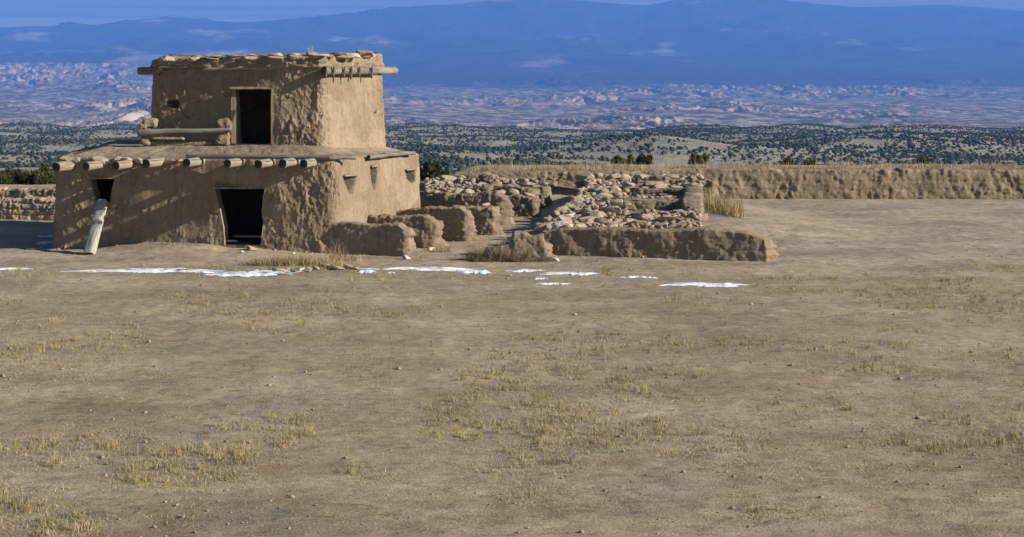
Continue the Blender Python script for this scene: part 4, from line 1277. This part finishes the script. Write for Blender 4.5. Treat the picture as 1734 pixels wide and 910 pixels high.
tag(link('gravel', mesh('gravel', np.vstack(Vs), np.vstack(Fs), False), M['stone']), kind='stuff')
# grass on the bank behind the far wall and behind the left wall
N = 30000
x = r.uniform(2.5, 30, N); y = 62.2 + np.abs(r.normal(0, 1.8, N))
kp = fbm(x * 0.5, y * 0.5, 2.0, 4) > 0.05
x, y = x[kp], y[kp]
V1 = blades_at(x, y, 0.05, 0.20, 0.006, r, 0.8, lambda a, b: gz(a, b))
x = r.uniform(2.5, 30, 900); y = 62.4 + np.abs(r.normal(0, 1.6, 900))
V2 = blades_at(x, y, 0.3, 0.75, 0.006, r, 0.3, lambda a, b: gz(a, b), 3)
x = r.uniform(-19, -8, 9000); y = 58.2 + np.abs(r.normal(0, 2.4, 9000))
V3 = blades_at(x, y, 0.06, 0.24, 0.006, r, 0.5, lambda a, b: gz(a, b))
V, F = merge([V1, V2, V3])
tag(link('bank_grass', mesh('bank_grass', V, F), M['straw']), kind='stuff')

def clump(name, label, cat, lst, m, group=None):
    V, F = merge(lst)
    return tag(link(name, mesh(name, V, F), M[m]), label, cat, group)
g0 = gpt(505, 448)
clump('grass_clump', 'wide clump of dead straw grass with rocks in front of the doorway', 'grass',
      [blades(900, g0.x - .45, g0.y, .75, .35, .12, .36, .005, 1, .6), blades(800, g0.x + .35, g0.y, .8, .35, .12, .34, .005, 2, .6), blades(500, g0.x, g0.y, 1.5, .45, .05, .18, .005, 3, .8)], 'straw')
g1 = gpt(572, 440)
clump('grass_tuft', 'tall wispy tuft of rusty grass by the foot of the nearest low wall', 'grass', [blades(60, g1.x, g1.y, .22, .12, .3, .7, .005, 4, .45, segs=4), blades(140, g1.x + .1, g1.y - .2, .5, .2, .1, .3, .005, 5, .6)], 'rust_twig')
g2 = gpt(745, 427)
clump('tumbleweed', 'small rusty weed at the foot of the second low wall', 'weed', [blades(300, g2.x, g2.y, .3, .2, .06, .24, .004, 6, .9, segs=3)], 'rust_twig')
rp = W(528, 88, yu(528) + .4)
clump('roof_weed', 'wispy dry weed growing on the upper roof', 'weed', [blades(26, rp.x, rp.y, .12, .1, .15, .36, .003, 7, .5, zf=lambda a, b: np.full_like(a, rp.z - 0.05), segs=3)], 'straw_pale')
g3 = gpt(290, 413)
clump('wall_grass', 'thin dead grass blades at the foot of the shaded front wall', 'grass', [blades(70, g3.x + .1, g3.y - .15, .5, .12, .05, .2, .004, 8, .8)], 'straw')
g4 = gpt(1185, 420)
clump('side_grass', 'tall tawny grass filling the room at the right of the stepped stones', 'grass', [blades(1000, wx(1222, 50.5), 50.5, 0.40, 2.4, .2, .75, .007, 9, .3, segs=3)], 'straw')
g5 = gpt(1160, 436)
clump('wall_grass', 'tangle of dead grass heaped against the long dark wall', 'grass', [blades(500, g5.x, g5.y, .55, .14, .15, .42, .005, 10, .8, segs=3)], 'straw')

def twig_bush(name, label, c, rx, ry, h, n, seed, m, wd=0.006):
    rr = np.random.RandomState(seed)
    segs = 5
    Vs, Fs = [], []
    k0 = 0
    th = rr.uniform(0, 2 * np.pi, n); el = rr.uniform(0.15, 1.0, n)
    for i in range(n):
        L = rr.uniform(0.5, 1.0)
        b = np.array([rr.normal(0, .15) * rx, rr.normal(0, .15) * ry, 0])
        d = np.array([math.cos(th[i]) * rx * (1.2 - el[i] * .7), math.sin(th[i]) * ry * (1.2 - el[i] * .7), h * el[i]])
        pts = []
        for k in range(segs + 1):
            t = k / segs
            p = b + d * L * t + np.array([rr.normal(0, .05), rr.normal(0, .05), rr.normal(0, .04)]) * t + np.array([0, 0, -0.12 * h * t * t])
            pts.append(p)
        wa = rr.uniform(0, np.pi); wv = np.array([math.cos(wa), math.sin(wa), rr.normal(0, .6)]); wv = wv / np.linalg.norm(wv)
        for k, p in enumerate(pts):
            s = wd * (1.1 - k / segs)
            Vs += [p - wv * s, p + wv * s]
        for k in range(segs):
            a = k0 + 2 * k
            Fs.append((a, a + 1, a + 3, a + 2))
        k0 += 2 * (segs + 1)
    V = np.array(Vs) + np.array([c[0], c[1], float(gz(c[0], c[1])) - 0.02])
    return V, np.array(Fs)
b0 = gpt(812, 443)
V, F = merge([twig_bush('', '', (b0.x - .05, b0.y + .1), .5, .4, .62, 700, 1, None), twig_bush('', '', (b0.x + .45, b0.y + .05), .5, .4, .75, 650, 2, None), twig_bush('', '', (b0.x + 1.0, b0.y - .05), .55, .3, .55, 600, 3, None), twig_bush('', '', (b0.x + 1.6, b0.y), .4, .25, .35, 300, 4, None)])
tag(link('dry_bush', mesh('dry_bush', V, F), M['twig']), 'tangled dry bush in front of the broken stub of wall', 'bush')

# junipers: trunk and limbs, crown of many small sprays
def crown(seed, n, rx, rz, leaf):
    rr = np.random.RandomState(seed)
    nb = 26
    cen = rr.normal(0, 1, (nb, 3)); cen /= np.linalg.norm(cen, axis=1)[:, None]
    cen *= (rr.uniform(0.25, 0.95, nb) ** 0.7)[:, None]
    cen *= np.array([rx, rx, rz]) * 0.82; cen[:, 2] += rz * 0.95
    rad = rr.uniform(0.16, 0.36, nb) * rx
    b = rr.randint(0, nb, n)
    q = rr.normal(0, 1, (n, 3)); q /= np.linalg.norm(q, axis=1)[:, None]
    P = cen[b] + q * (rad[b] * rr.uniform(0.55, 1.1, n))[:, None]
    t1 = rr.normal(0, 1, (n, 3)); t1[:, 2] += 0.9; t1 /= np.linalg.norm(t1, axis=1)[:, None]
    t2 = np.cross(t1, rr.normal(0, 1, (n, 3))); t2 /= np.linalg.norm(t2, axis=1)[:, None]
    s = leaf * rr.uniform(0.6, 1.4, n)[:, None]
    V = np.stack([P - t2 * s * .45, P + t1 * s * .3 - t2 * s * .05, P + t1 * s * 1.4, P + t2 * s * .45], 1)
    V[:, :, 2] = np.maximum(V[:, :, 2], 0.03)
    return V.reshape(-1, 3), np.arange(4 * n).reshape(-1, 4)

def tube(pts, radii, seg=8):
    V = []
    pts = [np.array(p, float) for p in pts]
    for i, (p, rd) in enumerate(zip(pts, radii)):
        d = pts[min(i + 1, len(pts) - 1)] - pts[max(i - 1, 0)]; d /= np.linalg.norm(d)
        a = np.cross(d, [0.3, 0.9, 0.1]); a /= np.linalg.norm(a); b = np.cross(d, a)
        for k in range(seg):
            w_ = 2 * math.pi * k / seg
            V.append(p + rd * (math.cos(w_) * a + math.sin(w_) * b))
    return np.array(V), gridfaces(len(pts), seg, True)

def juniper(loc, h, wdt, label, seed, group='junipers along the brow of the mesa', n=5200):
    loc = Vector(loc)
    t = empty('juniper_tree', loc, label, 'tree', group)
    rr = random.Random(seed)
    parts = [tube([(0, 0, -0.2), (.03, .02, h * .25), (-.04, .03, h * .5), (.02, 0, h * .8)], [.13, .10, .07, .03])]
    for k in range(7):
        a = rr.uniform(0, 6.28); z0 = h * rr.uniform(.12, .5)
        e = (math.cos(a) * wdt * .38, math.sin(a) * wdt * .38, z0 + h * .25)
        parts.append(tube([(0, 0, z0), (e[0] * .5, e[1] * .5, z0 + h * .1), e], [.05, .035, .015], 6))
    V, F = merge(parts)
    o = link('trunk', mesh('trunk', V, F), M['bark']); o.parent = t
    V, F = crown(seed, n, wdt / 2, h / 2, 0.085 * max(1, wdt / 2.2))
    o = link('crown', mesh('crown', V, F, False), M['juniper']); o.parent = t
    return t
def jun_px(u, vtop, wpx, Y, label, seed, h=None):
    zt_ = ZC - (vtop - HV) * Y / FPX
    zb = float(gz(wx(u, Y), Y))
    hh = h or max(1.2, zt_ - zb)
    return juniper((wx(u, Y), Y, zt_ - hh), hh, wpx * Y / FPX, label, seed)
for k, a in enumerate([(-45, 280, 70, 71, 'juniper farthest left beyond the dry-stone walls'), (8, 280, 62, 70, 'juniper standing at the left edge beyond the walls'), (36, 287, 50, 71, 'low juniper between two others left of the house'),
                       (66, 279, 60, 70, 'bushy juniper just left of the house, behind the walls'), (92, 287, 40, 71, 'small juniper half hidden by the house corner'),
                       (728, 268, 40, 71, 'dark juniper tucked behind the right corner of the house'), (752, 284, 30, 73, 'low juniper behind the rubble heap'),
                       (848, 277, 22, 74, 'small shrubby juniper above the back wall, left of two'), (884, 277, 26, 74.5, 'small rounded juniper above the back wall, right of two'),
                       (1050, 259, 36, 72.5, 'left juniper of the pair peeking over the grassy bank'), (1072, 260, 32, 73.5, 'middle of the junipers peeking over the grassy bank'), (1092, 256, 34, 72.5, 'right juniper of the pair peeking over the grassy bank'),
                       (1184, 255, 42, 72.5, 'tall juniper over the bank at the right of the ruin'), (1330, 262, 40, 72.5, 'broad juniper over the bank farther right'), (1372, 268, 30, 74, 'lower juniper beside the broad one on the right'), (1560, 264, 44, 72.0, 'juniper over the bank near the right edge')]):
    jun_px(*a, seed=60 + k)

# junipers on the hills: a few low-poly crowns, one merged far wood
def far_crown(seed, k=3, lo=True):
    rr = np.random.RandomState(seed)
    bm = bmesh.new()
    for i in range(k):
        m = Matrix.Translation((rr.normal(0, .32), rr.normal(0, .32), rr.uniform(.32, .62))) @ Matrix.Diagonal((rr.uniform(.4, .6), rr.uniform(.4, .6), rr.uniform(.34, .5), 1))
        bmesh.ops.create_icosphere(bm, subdivisions=1 if lo else 2, radius=1.0, matrix=m)
    for v in bm.verts:
        f = 1 + 0.35 * float(pn3(v.co.x * 3 + seed, v.co.y * 3, v.co.z * 3))
        v.co.x *= f; v.co.y *= f; v.co.z = max(-0.1, v.co.z * f)
    V = np.array([v.co[:] for v in bm.verts]); F = np.array([[v.index for v in f.verts] for f in bm.faces])
    bm.verts.index_update()
    F = np.array([[v.index for v in f.verts] for f in bm.faces]); bm.free()
    return V, F
rs = np.random.RandomState(9)
N = 190000
d = np.sqrt(rs.uniform(620 ** 2, 3700 ** 2, N))
az = rs.uniform(-0.30, 0.50, N)
x = az * d; y = d
den = fbm(x / 70, y / 150, 5.0, 3) + 0.5 * fbm(x / 420, y / 700, 1.0, 2)
keep = (den > -0.42) & (rs.uniform(0, 1, N) < 0.52 + 0.6 * den)
d, az = d[keep], az[keep]
z = terrain(az, d); x = az * d; y = d
sizes = np.clip(np.exp(rs.normal(0.80, 0.38, len(d))), 1.0, 5.0)
o_ = np.argsort(d)
d, az, x, y, z, sizes = d[o_], az[o_], x[o_], y[o_], z[o_], sizes[o_]
protos = []
for k in range(5):
    V, F = far_crown(k + 3, 4, False)
    me = mesh('hill_juniper', V, F, True); me.materials.append(M['juniper_far']); protos.append(me)
infr = (az > -0.235) & (az < 0.43)
idx = np.where(infr)[0]
near = idx[:300]
for i in near:
    o = bpy.data.objects.new('hill_juniper', protos[int(rs.randint(0, 5))]); C.objects.link(o)
    o.location = (x[i], y[i], z[i]); s = sizes[i]
    o.scale = (s * .95, s * .95, s * .8); o.rotation_euler = (0, 0, rs.uniform(0, 6.28))
    tag(o, 'dark juniper dotting the nearest slope of the hills below the mesa', 'tree', 'junipers on the nearest hill slope')
rest = np.setdiff1d(np.arange(len(d)), near)
fp = [far_crown(k + 20, 2 if k < 2 else 1, True) for k in range(6)]
Vs, Fs, n0 = [], [], 0
for k in range(6):
    ii = rest[k::6]
    V, F = fp[k]
    P = V[None] * np.stack([sizes[ii], sizes[ii], sizes[ii] * .85], -1)[:, None, :] + np.stack([x[ii], y[ii], z[ii]], -1)[:, None, :]
    Vs.append(P.reshape(-1, 3)); Fs.append((F[None] + (np.arange(len(ii)) * len(V))[:, None, None]).reshape(-1, 3) + n0); n0 += P.shape[0] * P.shape[1]
tag(link('juniper_woodland', mesh('juniper_woodland', np.vstack(Vs), np.vstack(Fs)), M['juniper_far']), kind='stuff')
print('hill trees', len(d))
